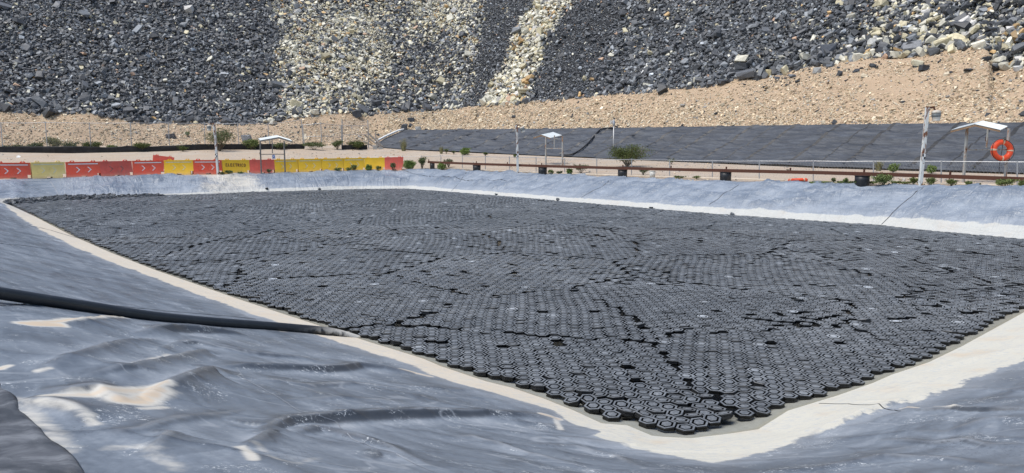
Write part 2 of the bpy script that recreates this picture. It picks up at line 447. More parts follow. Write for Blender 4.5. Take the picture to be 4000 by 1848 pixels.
def pipe_mat():
    t = NT('black_pipe'); v = t.obj(); p = t.pos()
    n = t.noise(t.mapv(p, (1, 1, 1)), 5, 6, 0.65, 0.5)
    sx = t.N('SeparateXYZ'); t.L(p, sx.inputs[0])
    ge = t.N('NewGeometry'); sn = t.N('SeparateXYZ'); t.L(ge.outputs['Normal'], sn.inputs[0])
    c = t.mix(t.mrange(n, 0.45, 0.75, 0, 0.5), (0.018, 0.019, 0.021), (0.045, 0.047, 0.05))
    silt = t.math('MULTIPLY', t.mrange(sx.outputs[2], 0.27, 0.10), t.mrange(t.math('ADD', n, t.math('MULTIPLY', sn.outputs[2], 0.22)), 0.40, 0.62))
    c = t.mix(silt, c, (0.55, 0.52, 0.46))
    return t.fin(c, 0.42, t.bump(t.noise(p, 40, 3), 0.06, 0.004), 0, 0.5)
M['pipe'] = pipe_mat()
def leaf_mat(name, c):
    t = NT(name); p = t.pos()
    col = t.mix(t.noise(p, 9, 3), tuple(x * 0.55 for x in c), tuple(min(1, x * 1.5) for x in c))
    m = t.fin(col, 0.7, None, 0, 0.2)
    return m
M['leaf_dark'] = leaf_mat('dark_foliage', (0.088, 0.110, 0.034))
M['leaf_green'] = leaf_mat('green_foliage', (0.15, 0.185, 0.065))
M['leaf_bright'] = leaf_mat('bright_foliage', (0.16, 0.225, 0.06))
M['leaf_dry'] = leaf_mat('dry_foliage', (0.25, 0.24, 0.12))
M['leaf_olive'] = leaf_mat('olive_foliage', (0.125, 0.150, 0.068))
# PART2
# ------------------------------------------------------------------ the pond: its waterline, read off the photograph on the plane z = 0
# u, v, slope width, crest height, silt band width
WL = [(2700, 1712, 4.9, 1.45, .80), (2594, 1707, 4.9, 1.45, .80), (2545, 1702, 4.9, 1.45, .80), (2451, 1662, 4.9, 1.45, .80), (2350, 1654, 4.9, 1.45, .60),
      (2241, 1604, 4.9, 1.45, .38), (2120, 1556, 4.9, 1.45, .5), (2000, 1515, 4.9, 1.45, .62), (1900, 1490, 4.9, 1.45, .58), (1721, 1430, 4.9, 1.45, .48), (1656, 1402, 4.9, 1.45, .48),
      (1566, 1374, 4.9, 1.45, .62), (1442, 1336, 4.9, 1.45, .64), (1311, 1293, 4.9, 1.45, .68), (960, 1178, 4.9, 1.45, .66), (609, 1056, 4.9, 1.45, .70), (430, 986, 4.7, 1.42, .78),
      (273, 917, 4.4, 1.35, .8), (140, 848, 3.6, 1.25, .75), (24, 794, 2.5, 1.13, .50), (233, 775, 2.3, 1.10, .12), (373, 771, 2.2, 1.10, .10), (584, 763, 2.2, 1.09, .10),
      (800, 759, 2.2, 1.09, .25), (974, 751, 2.2, 1.10, .36), (1166, 746, 2.2, 1.12, .38), (1409, 739, 2.2, 1.18, .38), (1600, 738, 2.2, 1.24, .38), (1761, 750, 2.2, 1.27, .32),
      (2010, 770, 2.2, 1.28, .34), (2400, 803, 2.2, 1.30, .36), (2804, 837, 2.2, 1.33, .44), (3076, 856, 2.1, 1.38, .42), (3440, 880, 2.1, 1.45, .45), (3700, 908, 2.1, 1.48, .5), (4000, 934, 2.1, 1.50, .5)]
RW = [(4000, 1220, 4.9, 1.45, 1.25), (3870, 1291, 4.9, 1.45, 1.2), (3759, 1352, 4.9, 1.45, 1.15), (3629, 1414, 4.9, 1.45, 1.05), (3482, 1464, 4.9, 1.45, 1.0), (3412, 1495, 4.9, 1.45, 1.0),
      (3273, 1545, 4.9, 1.45, .95), (3079, 1604, 4.9, 1.45, .9), (2963, 1677, 4.9, 1.45, .85), (2850, 1694, 4.9, 1.45, .85)]
def wxy(L): 
    x, y, _ = at_z(np.array([q[0] for q in L]), np.array([q[1] for q in L]), 0.0)
    return np.stack([x, y], 1)
A1, A2 = wxy(WL), wxy(RW)
def meet(p, d, q, e):
    m = np.array([[d[0], -e[0]], [d[1], -e[1]]]); s = np.linalg.solve(m, q - p)
    return p + d * s[0]
Dc = meet(A1[-1], A1[-1] - A1[-4], A2[0], A2[0] - A2[-3])
POLY = np.concatenate([A1, Dc[None], A2])
PAT = np.array([q[2:] for q in WL] + [(3.6, 1.48, .8)] + [q[2:] for q in RW])
NP_ = len(POLY)
SEG_A = POLY; SEG_B = np.roll(POLY, -1, 0)
SEG_L = np.linalg.norm(SEG_B - SEG_A, axis=1)
CUM = np.concatenate([[0], np.cumsum(SEG_L)[:-1]])
PAT_B = np.roll(PAT, -1, 0)
def inside(x, y):
    r_ = np.zeros(x.shape, bool)
    for a, b in zip(SEG_A, SEG_B):
        c = (a[1] > y) != (b[1] > y)
        with np.errstate(divide='ignore', invalid='ignore'):
            xx = (b[0] - a[0]) * (y - a[1]) / (b[1] - a[1] + 1e-12) + a[0]
        r_ ^= c & (x < xx)
    return r_
def shore(x, y):
    """signed distance to the waterline (positive on land), length along it, slope width, crest height, band"""
    x = np.asarray(x, float); y = np.asarray(y, float)
    best = np.full(x.shape, 1e9); al = np.zeros(x.shape); at = np.zeros(x.shape + (3,))
    for i in range(NP_):
        a, b = SEG_A[i], SEG_B[i]; d = b - a
        t = np.clip(((x - a[0]) * d[0] + (y - a[1]) * d[1]) / (SEG_L[i] ** 2), 0, 1)
        q = np.hypot(x - a[0] - d[0] * t, y - a[1] - d[1] * t)
        m = q < best
        best = np.where(m, q, best); al = np.where(m, CUM[i] + t * SEG_L[i], al)
        at = np.where(m[..., None], PAT[i] * (1 - t[..., None]) + PAT_B[i] * t[..., None], at)
    return np.where(inside(x, y), -best, best), al, at
def prof(d, at):
    Wd, zc = at[..., 0], at[..., 1]
    t = d / Wd
    near = sstep(2.6, 4.0, Wd)
    k = 0.045
    ts = -k * np.log(np.exp(-np.clip(t, -4, 4) / k) + math.exp(-1 / k))
    up = ts * (1 - 0.34 * near * (1 - np.clip(ts, 0, 1)))
    z = np.where(t >= 0, zc * up, d * (zc / Wd) * (1 - 0.34 * near) - 0.0)
    return np.maximum(z, -1.2)
def surf0(x, y):
    d, al, at = shore(x, y)
    return prof(d, at)
def hit(u, v, f=None, y0=2.2, y1=75, n=900):
    """where the line of sight through a pixel first meets the liner"""
    f = f or surf0
    out = []
    for uu, vv in zip(np.atleast_1d(u), np.atleast_1d(v)):
        dx, dy, dz = ray(uu, vv)
        Y = np.geomspace(y0, y1, n); t = Y / dy
        X = dx * t; Z = CAMZ + dz * t
        g = Z - f(X, Y)
        k = np.argmax(g < 0)
        if k == 0: k = n - 1
        w = g[k - 1] / (g[k - 1] - g[k] + 1e-9)
        out.append((X[k - 1] * (1 - w) + X[k] * w, Y[k - 1] * (1 - w) + Y[k] * w))
    return np.array(out)
# folds in the near liner: pixel polylines, height, width (towards the viewer steep, away gentle)
FOLDS = [
    ([(1000, 1712), (1060, 1680), (1125, 1658), (1300, 1646), (1500, 1634), (1700, 1627), (1900, 1627), (2060, 1630), (2180, 1645)], .085, .10),
    ([(830, 1436), (960, 1440), (1120, 1447), (1250, 1456), (1340, 1450), (1400, 1437), (1500, 1442), (1620, 1462)], .085, .10),
    ([(540, 1318), (620, 1302), (720, 1300), (860, 1306), (960, 1312)], .10, .10),
    ([(560, 1388), (700, 1347), (760, 1345), (860, 1362), (1000, 1390), (1150, 1402), (1290, 1426)], .05, .07),
    ([(300, 1480), (520, 1440), (700, 1400), (800, 1378), (850, 1390)], .045, .07),
    ([(150, 1455), (330, 1390), (480, 1345), (640, 1330)], .05, .09),
    ([(560, 1560), (640, 1530), (740, 1490), (835, 1453), (900, 1476)], .07, .10),
    ([(130, 1535), (280, 1532), (390, 1524), (420, 1545), (500, 1568)], .06, .09),
    ([(60, 1570), (180, 1580), (300, 1610), (370, 1650)], .06, .09),
    ([(240, 1275), (330, 1262), (440, 1255), (520, 1250)], .05, .09),
    ([(960, 1752), (1010, 1730), (1060, 1700), (1120, 1690)], .05, .06),
    ([(1080, 1700), (1250, 1680), (1400, 1715), (1560, 1775), (1700, 1830)], .05, .07),
    ([(1430, 1800), (1480, 1775), (1560, 1785), (1640, 1815)], .03, .05),
    ([(1700, 1705), (1850, 1710), (2000, 1755), (2160, 1805), (2300, 1830)], .03, .06),
    ([(2050, 1735), (2250, 1748), (2400, 1785), (2520, 1835)], .03, .05),
    ([(3100, 1752), (3180, 1690), (3290, 1650), (3420, 1600), (3560, 1560), (3680, 1520)], .05, .07),
    ([(3520, 1606), (3600, 1612), (3720, 1606), (3860, 1616), (4000, 1612), (4150, 1610)], .055, .05),
    ([(3720, 1522), (3830, 1526), (4000, 1530), (4100, 1534)], .03, .04),
    ([(3420, 1725), (3530, 1728), (3640, 1742), (3760, 1730), (3860, 1748), (4000, 1740)], .04, .06),
    ([(3560, 1690), (3700, 1700), (3850, 1650), (4000, 1640)], .03, .07),
    ([(3640, 1450), (3720, 1425), (3850, 1390), (4000, 1350)], .04, .07),
    ([(3000, 1845), (3200, 1835), (3450, 1790), (3700, 1800), (4000, 1830)], .04, .07),
    ([(2100, 1700), (2300, 1725), (2480, 1745), (2560, 1740)], .035, .06),
    ([(1500, 1500), (1650, 1520), (1850, 1530), (2000, 1560)], .02, .06),
    ([(1000, 1480), (1200, 1510), (1400, 1505), (1600, 1530)], .025, .07),
    ([(1100, 1575), (1300, 1560), (1500, 1570), (1700, 1590)], .02, .07),
    ([(400, 1700), (560, 1680), (700, 1640), (900, 1620), (1000, 1600)], .03, .08),
    ([(560, 1790), (620, 1750), (660, 1700), (700, 1690)], .03, .07),
]
FOLDW = [(hit([p[0] for p in F], [p[1] for p in F]), h, w) for F, h, w in FOLDS]
POOLS = [([(200, 1560), (330, 1548), (480, 1540), (640, 1520)], .10, 1.0), ([(470, 1565), (540, 1570), (620, 1540)], .13, 1.1), ([(560, 1595), (640, 1590)], .06, .7),
         ([(90, 1265), (200, 1262), (330, 1258), (480, 1248)], .10, 1.1), ([(130, 1270), (220, 1272)], .10, 1.5),
         ([(150, 1585), (260, 1600), (330, 1625), (370, 1655)], .07, .6), ([(430, 1750), (560, 1740), (620, 1780), (680, 1830)], .10, .42), ([(940, 1752), (965, 1765), (990, 1800)], .05, .8),
         ([(0, 1440), (30, 1430)], .05, 1.0), ([(150, 1450), (190, 1445)], .05, .7), ([(520, 1425), (600, 1405), (660, 1390)], .05, .6),
         ([(1570, 1445), (1640, 1460), (1680, 1470)], .05, 1.6), ([(2120, 1628), (2180, 1640)], .06, 1.5), ([(2170, 1640), (2190, 1680)], .05, .8),
         ([(1060, 1285), (1090, 1292)], .12, 1.6), ([(3530, 1603), (3620, 1606), (3760, 1603), (4000, 1606)], .05, 1.2), ([(60, 1560), (100, 1600), (190, 1690), (280, 1760)], .10, .55),
         ([(1000, 1745), (1080, 1800), (1160, 1815), (1250, 1790)], .05, .42), ([(850, 690), (900, 700), (950, 715)], 1.4, .75), ([(840, 740), (990, 745)], 1.2, .7)]
POOLW = [(hit([p[0] for p in F], [p[1] for p in F]), w, a) for F, w, a in POOLS]
def polydist(x, y, P):
    b = np.full(x.shape, 1e9); s = np.zeros(x.shape); sd = np.zeros(x.shape); n = len(P) - 1
    for i in range(n):
        a = P[i]; d = P[i + 1] - a; l2 = d @ d + 1e-12
        t = np.clip(((x - a[0]) * d[0] + (y - a[1]) * d[1]) / l2, 0, 1)
        ex = x - a[0] - d[0] * t; ey = y - a[1] - d[1] * t
        q = np.hypot(ex, ey); m = q < b
        b = np.where(m, q, b); s = np.where(m, (i + t) / n, s)
        far = (ey * 1.0)          # behind (+) or in front (-) of the fold, seen from the camera side
        sd = np.where(m, far, sd)
    return b, s, sd
def wrinkle(x, y, d, al, at):
    near = sstep(2.6, 4.0, at[..., 0])
    out = sstep(-0.1, 0.6, d)
    wx = x + 0.5 * fbm(x * .8, y * .8, 91); wy = y + 0.35 * fbm(x * .8, y * .8, 92)
    n1 = fbm(wx * 0.55, wy * 2.1, 3, 4)
    r1 = 1 - np.abs(fbm(wx * 0.45 + 3, wy * 1.5, 21, 3)) * 2.6
    r2 = 1 - np.abs(fbm(wx * 0.9 - wy * 0.5, wy * 1.7 + wx * .3, 41, 3)) * 2.6
    r3 = 1 - np.abs(fbm(wx * 0.35 + wy * .5, wy * 0.9 - wx * .35, 51, 2)) * 4.5
    lng = sstep(-.15, .25, fbm(x * .3, y * .3, 95, 2))
    zn = 0.002 * n1 + lng * (0.008 * np.clip(r1, 0, 1) ** 8 + 0.006 * np.clip(r2, 0, 1) ** 9) + 0.012 * np.clip(r3, 0, 1) ** 2.5 + 0.02 * fbm(x * .45, y * .6, 71, 2)
    # far slopes: long creases that run down the slope at a slant
    q = al * 0.55 + d * 0.5
    f1 = fbm(q + 0.3 * fbm(al * .5, d, 5), d * 0.22, 8, 3)
    f2 = 1 - np.abs(fbm(al * 0.33 - d * 0.35, d * 0.25 + al * .03, 28, 3)) * 2.8
    f3 = 1 - np.abs(fbm(al * 0.16 + d * 0.1, d * 0.9, 38, 3)) * 2.8
    f4 = 1 - np.abs(fbm(al * 0.9 - d * 0.9, d * 0.35 + al * .1, 48, 3)) * 2.6
    zf = 0.08 * f1 + 0.11 * np.clip(f2, 0, 1) ** 4 + 0.09 * np.clip(f3, 0, 1) ** 4 + 0.06 * np.clip(f4, 0, 1) ** 3
    zf = zf * sstep(0.0, 0.7, d)
    z = out * (near * zn + (1 - near) * zf)
    rid = np.zeros(x.shape)
    m = (y < 22) & (d > -0.3)
    xs, ys = x[m], y[m]
    acc = np.zeros(xs.shape); cac = np.zeros(xs.shape)
    jit = 0.006 * fbm(xs * 3, ys * 3, 55, 2)
    for P, h, w in FOLDW:
        lo = P.min(0) - 0.9; hi = P.max(0) + 0.9
        k = (xs > lo[0]) & (xs < hi[0]) & (ys > lo[1]) & (ys < hi[1])
        if not k.any(): continue
        b, s, sd = polydist(xs[k], ys[k], P)
        b = np.maximum(b + jit[k], 0)
        tp = np.sin(PI * np.clip(s, 0.0, 1)) ** 0.6
        cac[k] = np.maximum(cac[k], tp * np.exp(-((b - .012) / .022) ** 2) * (s > 0) * (s < 1) * np.clip(0.65 + 1.2 * fbm(xs[k] * 4, ys[k] * 4, 57, 2), 0, 1))
        front = np.exp(-(b / (w * .75)) ** 1.7)
        back = np.exp(-(b / (w * 2.2)) ** 1.2)
        acc[k] = np.maximum(acc[k], 0.98 * h * tp * np.where(sd < 0, front, back) * np.exp(-np.maximum(0, np.where((s <= 0) | (s >= 1), b, 0)) / (w * 2)))
    rid[m] = acc
    cre = np.zeros(x.shape); cre[m] = cac
    return z + rid * sstep(0.05, 0.4, d), cre
def surf(x, y):
    x = np.asarray(x, float); y = np.asarray(y, float)
    d, al, at = shore(x, y)
    return prof(d, at) + wrinkle(x, y, d, al, at)[0]

# liner mesh: rings of cells that grow with distance
na, nr = 760, 1500
ang = np.concatenate([np.linspace(R(-180), R(-52), 50)[:-1], np.linspace(R(-52), R(52), na), np.linspace(R(52), R(180), 50)[1:]]); na = len(ang); rad = np.geomspace(1.0, 66, nr)
AA, RR = np.meshgrid(ang, rad)
X = RR * np.sin(AA); Y = RR * np.cos(AA)
d_, al_, at_ = shore(X, Y)
keep = (d_ > -1.3) & np.where(Y < 24, d_ < at_[..., 0] + 4.0, d_ < at_[..., 0] + 0.35 + 0.18 * fbm(al_ * 1.2, d_ * 0, 61, 3))
wz, rid_ = wrinkle(X, Y, d_, al_, at_)
Z = prof(d_, at_) + wz
# dust gathers in the hollows between folds
def blur(a, k):
    c = np.cumsum(np.pad(a, ((k + 1, k), (0, 0)), mode='edge'), 0); a = (c[2 * k + 1:] - c[:-2 * k - 1]) / (2 * k + 1)
    c = np.cumsum(np.pad(a, ((0, 0), (k + 1, k)), mode='edge'), 1); return (c[:, 2 * k + 1:] - c[:, :-2 * k - 1]) / (2 * k + 1)
def linedist(p_, q_, x, y):
    e = (q_ - p_) / np.linalg.norm(q_ - p_); return (x - p_[0]) * -e[1] + (y - p_[1]) * e[0]
lL = linedist(A1[7], A1[3], X, Y); lR = linedist(A2[7], A2[2], X, Y)
cen = POLY.mean(0)
if linedist(A1[7], A1[3], *cen) > 0: lL = -lL
if linedist(A2[7], A2[2], *cen) > 0: lR = -lR
wA = 1 - sstep(1.2, 2.6, np.hypot(X - POLY[0, 0] - .1, Y - POLY[0, 1]))
MD = d_ * (1 - wA) + np.maximum(lL, lR) * wA
cell = RR * 0.0024
lap = (blur(blur(wz, 9), 9) - wz) / (cell * 9)
HOL = np.clip(lap * 6.0, -1, 1)
POO = np.zeros(X.shape)
for P, w, a in POOLW:
    lo = P.min(0) - 3.5 * w - .2; hi = P.max(0) + 3.5 * w + .2
    k = (X > lo[0]) & (X < hi[0]) & (Y > lo[1]) & (Y < hi[1]) & keep
    if k.any():
        b, s, sd = polydist(X[k], Y[k], P)
        POO[k] = np.maximum(POO[k], a * np.exp(-(b / w) ** 2))
idx = np.arange(nr * na).reshape(nr, na)
q = np.stack([idx[:-1, :-1], idx[:-1, 1:], idx[1:, 1:], idx[1:, :-1]], -1)
km = keep[:-1, :-1] & keep[:-1, 1:] & keep[1:, 1:] & keep[1:, :-1]
F = q[km][:, ::-1]
used = np.unique(F); rm = np.zeros(nr * na, np.int64); rm[used] = np.arange(len(used))
fl = lambda a: a.ravel()[used]
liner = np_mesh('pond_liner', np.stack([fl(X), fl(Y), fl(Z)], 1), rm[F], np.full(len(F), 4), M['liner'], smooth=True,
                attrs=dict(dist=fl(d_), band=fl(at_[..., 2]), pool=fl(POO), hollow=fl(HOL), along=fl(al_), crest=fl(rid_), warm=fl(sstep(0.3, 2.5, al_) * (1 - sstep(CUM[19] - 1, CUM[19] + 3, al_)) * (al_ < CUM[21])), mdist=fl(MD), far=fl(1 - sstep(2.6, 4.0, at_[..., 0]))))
tag(liner, 'dusty wrinkled black plastic liner covering the banks of the pond', 'pond liner')
del X, Y, Z, AA, RR, q, idx, d_, al_, at_

# weld seams of the liner, thin strips lying on it
def strip_on(pts, w, f, lift, n=60):
    P = np.array(pts, float)
    s = np.concatenate([[0], np.cumsum(np.linalg.norm(np.diff(P, axis=0), axis=1))])
    t = np.linspace(0, s[-1], n)
    x = np.interp(t, s, P[:, 0]); y = np.interp(t, s, P[:, 1])
    x += 0.006 * vnoise(t * 2.1, t * 0 + 3); y += 0.006 * vnoise(t * 2.3, t * 0 + 9)
    dx = np.gradient(x); dy = np.gradient(y); l = np.hypot(dx, dy)
    ox, oy = -dy / l * w / 2, dx / l * w / 2
    mb = MB(); z0 = f(x + ox, y + oy) + lift; z1 = f(x - ox, y - oy) + lift; zc = f(x, y) + lift * 1.6
    for i in range(n - 1):
        mb.quad((x[i] + ox[i], y[i] + oy[i], z0[i]), (x[i], y[i], zc[i]), (x[i + 1], y[i + 1], zc[i + 1]), (x[i + 1] + ox[i + 1], y[i + 1] + oy[i + 1], z0[i + 1]))
        mb.quad((x[i], y[i], zc[i]), (x[i] - ox[i], y[i] - oy[i], z1[i]), (x[i + 1] - ox[i + 1], y[i + 1] - oy[i + 1], z1[i + 1]), (x[i + 1], y[i + 1], zc[i + 1]))
    return mb
M['seam_pale'] = mat_flat('pale_weld_seam', (0.27, 0.29, 0.32), 0.5, 0.3, 3)
M['seam_dark'] = mat_flat('dark_weld_seam', (0.022, 0.023, 0.026), 0.5, 0.3, 8)
for pts, w, mt in [([(930, 1440), (945, 1470), (1020, 1516), (1120, 1572), (1220, 1618), (1320, 1650), (1360, 1700), (1440, 1742), (1600, 1800), (1700, 1845)], .007, 'seam_pale'),
                   ([(2400, 1480 + 100), (2401, 1581)], .001, None),
                   ([(2886, 722), (2850, 745), (2820, 762), (2770, 800)], .035, 'seam_dark'), ([(3608, 735), (3570, 757), (3520, 800), (3440, 880)], .035, 'seam_dark'),
                   ([(2388, 705), (2350, 730), (2270, 772)], .035, 'seam_dark'), ([(1830, 672), (1800, 705), (1762, 748)], .035, 'seam_dark'),
                   ([(1560, 668), (1640, 682), (1760, 692), (1900, 702), (1980, 708)], .035, 'seam_dark'),
                   ([(190, 700), (215, 735), (235, 772)], .06, 'seam_pale'),
                   ([(0, 1194), (70, 1190), (180, 1184), (300, 1180), (440, 1193), (560, 1205), (700, 1219), (830, 1230), (920, 1237), (1000, 1247)], .028, 'seam_dark'),
                   ([(0, 858), (80, 873), (200, 900), (320, 935)], .05, 'seam_dark'), ([(0, 952), (100, 960), (190, 973), (300, 995)], .04, 'seam_dark'),
                   ([(3200, 1576), (3300, 1578), (3380, 1582), (3470, 1600), (3520, 1606)], .016, 'seam_dark')]:
    if mt is None: continue
    H = hit([p[0] for p in pts], [p[1] for p in pts], surf)
    strip_on(H, w, surf, 0.003).build('weld_seam', M[mt], liner)

# dark overlapping sheet in the corner nearest to the camera
FLP = hit([-260, -60, 0, 60, 85, 130, 200, 280, 345, 420], [1360, 1440, 1497, 1556, 1600, 1650, 1715, 1780, 1848, 1935], surf, 1.6)
FLB = hit([-560, -520, -480, -420, -380, -330, -280, -200, -100, 0], [1500, 1560, 1640, 1700, 1760, 1830, 1890, 1960, 2040, 2110], surf, 1.4)
n1, n2 = 60, 24
tt = np.linspace(0, 1, n1); kk = np.linspace(0, 1, len(FLP))
e0 = np.stack([np.interp(tt, kk, FLP[:, i]) for i in (0, 1)], 1); e1 = np.stack([np.interp(tt, kk, FLB[:, i]) for i in (0, 1)], 1)
e0 += 0.02 * np.stack([vnoise(tt * 9, tt * 0, 5), vnoise(tt * 9, tt * 0, 6)], 1)
g = np.linspace(0, 1, n2)[None, :, None]
G = e0[:, None] * (1 - g) + e1[:, None] * g
gz = surf(G[..., 0], G[..., 1]) + 0.012 + 0.016 * np.exp(-((np.linspace(0, 1, n2)[None] - .07) / .05) ** 2) * (0.4 + 0.6 * vnoise(tt * 6, tt * 0, 8)[:, None] ** 2) + 0.02 * fbm(G[..., 0] * 3, G[..., 1] * 3, 9, 3)
gz[:, 0] -= 0.008
ix = np.arange(n1 * n2).reshape(n1, n2); qf = np.stack([ix[:-1, :-1], ix[1:, :-1], ix[1:, 1:], ix[:-1, 1:]], -1).reshape(-1, 4)
o = np_mesh('liner_sheet', np.concatenate([G.reshape(-1, 2), gz.reshape(-1, 1)], 1), qf, np.full(len(qf), 4), M['flap'], smooth=True)
md = o.modifiers.new('thick', 'SOLIDIFY'); md.thickness = 0.004; md.offset = 1
tag(o, 'darker grey liner sheet overlapping the pale liner in the lower left corner', 'plastic sheet')

# water
cx, cy = POLY.mean(0)
wp = [(p[0] + (p[0] - cx) * 0.02, p[1] + (p[1] - cy) * 0.02, 0.0) for p in POLY]
wb = MB(); wb.add(wp, [tuple(range(len(wp)))[::-1]])
ow = wb.build('water', M['water'])
tag(ow, 'dark still water showing in the gaps between the floating tiles', 'water', kind='structure')
bm = bmesh.new(); bm.from_mesh(ow.data); bmesh.ops.triangulate(bm, faces=bm.faces)
for f in bm.faces:
    if f.normal.z < 0: f.normal_flip()
bm.to_mesh(ow.data); bm.free()
fl_ = MB(); fl_.add([(p[0] + (cx - p[0]) * 0.012, p[1] + (cy - p[1]) * 0.012, -0.235) for p in POLY], [tuple(range(len(POLY)))[::-1]])
o = fl_.build('pond_floor', mat_flat('black_pond_floor', (0.02, 0.02, 0.02), 0.7, 0.3, 2)); tag(o, 'dark pond floor under the water', 'ground', kind='structure')
bm = bmesh.new(); bm.from_mesh(o.data); bmesh.ops.triangulate(bm, faces=bm.faces); bm.to_mesh(o.data); bm.free()
# PART3
# ------------------------------------------------------------------ floating hexagonal tiles
PT = 0.203                                   # spacing of neighbours
HR = 0.94 * PT / math.sqrt(3)                       # corner radius
def tile_proto(level):
    if level == 2:
        rings = [(0.86, -0.030), (0.97, -0.022), (0.97, 0.002), (0.93, 0.005), (0.93, 0.010), (1.0, 0.014), (1.0, 0.030), (0.97, 0.034), (0.765, 0.034), (0.755, 0.031), (0.745, -0.016), (0.545, -0.016), (0.535, 0.0308), (0.52, 0.035)]
        ztop = 0.0415
    elif level == 1:
        rings = [(0.97, -0.02), (1.0, 0.030), (0.97, 0.034), (0.765, 0.034), (0.75, -0.016), (0.545, -0.016), (0.53, 0.034)]
        ztop = 0.0415
    else:
        rings = [(0.97, -0.02), (0.97, 0.034), (0.77, 0.034), (0.65, -0.03), (0.54, 0.034)]
        ztop = 0.0415
    V = [(r_ * HR * math.cos(PI / 3 * k), r_ * HR * math.sin(PI / 3 * k), z) for r_, z in rings for k in range(6)]
    V.append((0, 0, ztop)); n = len(rings); F = []
    for i in range(n - 1):
        for k in range(6):
            k2 = (k + 1) % 6
            F.append((i * 6 + k, i * 6 + k2, (i + 1) * 6 + k2, (i + 1) * 6 + k))
    for k in range(6): F.append(((n - 1) * 6 + k, (n - 1) * 6 + (k + 1) % 6, n * 6))
    dust_shade = [1.0 if z > 0.031 else 0.06 for r_, z in rings for k in range(6)] + [1.0]  # dusty tops; shade of groove and sides painted in as near-black
    return np.array(V), F, np.array(dust_shade)
def scatter(name, protos, pid, pos, mats, col, mat, link=True, smooth=False):
    """one mesh holding many placed copies; mats (n,3,3) holds rotation times scale"""
    Vs, Fi, Lt, Cs = [], [], [], []; base = 0
    for k, pr_ in enumerate(protos):
        V, F = pr_[0], pr_[1]
        m = np.where(pid == k)[0]
        if not len(m): continue
        P = np.einsum('nij,vj->nvi', mats[m], V) + pos[m][:, None, :]
        lt = np.array([len(f) for f in F]); fi = np.concatenate([np.array(f) for f in F])
        nv = len(V)
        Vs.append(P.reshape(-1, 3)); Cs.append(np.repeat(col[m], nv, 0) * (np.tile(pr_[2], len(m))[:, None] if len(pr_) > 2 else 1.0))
        Fi.append((fi[None] + base + (np.arange(len(m)) * nv)[:, None]).ravel()); Lt.append(np.tile(lt, len(m)))
        base += nv * len(m)
    return np_mesh(name, np.concatenate(Vs), np.concatenate(Fi), np.concatenate(Lt), mat, None, smooth, None, np.concatenate(Cs), link)
def rotz(a):
    c, s = np.cos(a), np.sin(a); m = np.zeros(a.shape + (3, 3)); m[..., 0, 0] = c; m[..., 0, 1] = -s; m[..., 1, 0] = s; m[..., 1, 1] = c; m[..., 2, 2] = 1
    return m
def tilt(ax, an):
    """rotation by an about the horizontal axis pointing at angle ax"""
    u = np.stack([np.cos(ax), np.sin(ax), np.zeros_like(ax)], -1); c = np.cos(an)[..., None, None]; s = np.sin(an)[..., None, None]
    K = np.zeros(ax.shape + (3, 3)); K[..., 0, 1] = -u[..., 2]; K[..., 0, 2] = u[..., 1]; K[..., 1, 0] = u[..., 2]; K[..., 1, 2] = -u[..., 0]; K[..., 2, 0] = -u[..., 1]; K[..., 2, 1] = u[..., 0]
    return np.eye(3) + s * K + (1 - c) * (K @ K)

# grains of hexagonal packing, each with its own direction, rows bending gently
pmin, pmax = POLY.min(0), POLY.max(0)
seeds = []
gs = 4.2
for gx in np.arange(pmin[0] - 2, pmax[0] + 2, gs):
    for gy in np.arange(pmin[1] - 2, pmax[1] + 2, gs):
        seeds.append((gx + rng.uniform(-1.9, 1.9), gy + rng.uniform(-1.9, 1.9)))
seeds = np.array(seeds)
sth = 0.30 * fbm(seeds[:, 0] * .10, seeds[:, 1] * .10, 12, 2) + rng.normal(0, 0.13, len(seeds))
cells = {}
acc = []
def try_add(x, y, mind):
    i, j = int(x / PT), int(y / PT)
    for a in range(i - 2, i + 3):
        for b in range(j - 2, j + 3):
            for (px, py) in cells.get((a, b), ()):
                if (px - x) ** 2 + (py - y) ** 2 < mind * mind: return False
    cells.setdefault((i, j), []).append((x, y)); return True
n = 34
ii, jj = np.meshgrid(np.arange(-n, n + 1), np.arange(-n, n + 1))
LX = (ii + 0.5 * jj).ravel() * PT; LY = (jj * math.sqrt(3) / 2).ravel() * PT
LX, LY = LY, LX                                # pointed corners left and right, as seen from the camera
order = rng.permutation(len(seeds))
for s in order:
    c, sn = math.cos(sth[s]), math.sin(sth[s])
    x = seeds[s, 0] + LX * c - LY * sn; y = seeds[s, 1] + LX * sn + LY * c
    bx = 0.17 * fbm(x * .30, y * .30, 14, 2); by = 0.17 * fbm(x * .42, y * .42, 15, 2)
    x = x + bx; y = y + by
    dd = (x[:, None] - seeds[None, :, 0]) ** 2 + (y[:, None] - seeds[None, :, 1]) ** 2
    near = np.argmin(dd, 1)
    ok = (np.sqrt(dd[:, s]) < np.sqrt(dd.min(1)) + 0.12)
    x, y = x[ok], y[ok]
    d, al, at = shore(x, y)
    lim = -0.13 - 0.05 * (fbm(al * 0.9, al * 0 + 4, 33, 3) + 0.3) - 0.10 * np.exp(-((x - POLY[0, 0]) ** 2 + (y - POLY[0, 1]) ** 2) / 1.2)
    hole = fbm(x * 1.7, y * 1.7, 60, 3) + 0.22 * fbm(x * .22, y * .22, 62, 2)
    ok = (d < lim) & (hole < 0.60 + 0.06 * (y < 14)) & (rng.random(len(x)) > 0.004)
    x = x + rng.normal(0, .006, len(x)); y = y + rng.normal(0, .006, len(y))
    for xx, yy in zip(x[ok], y[ok]):
        if try_add(xx, yy, PT * 0.86): acc.append((xx, yy, sth[s] + rng.normal(0, 0.03), 0))
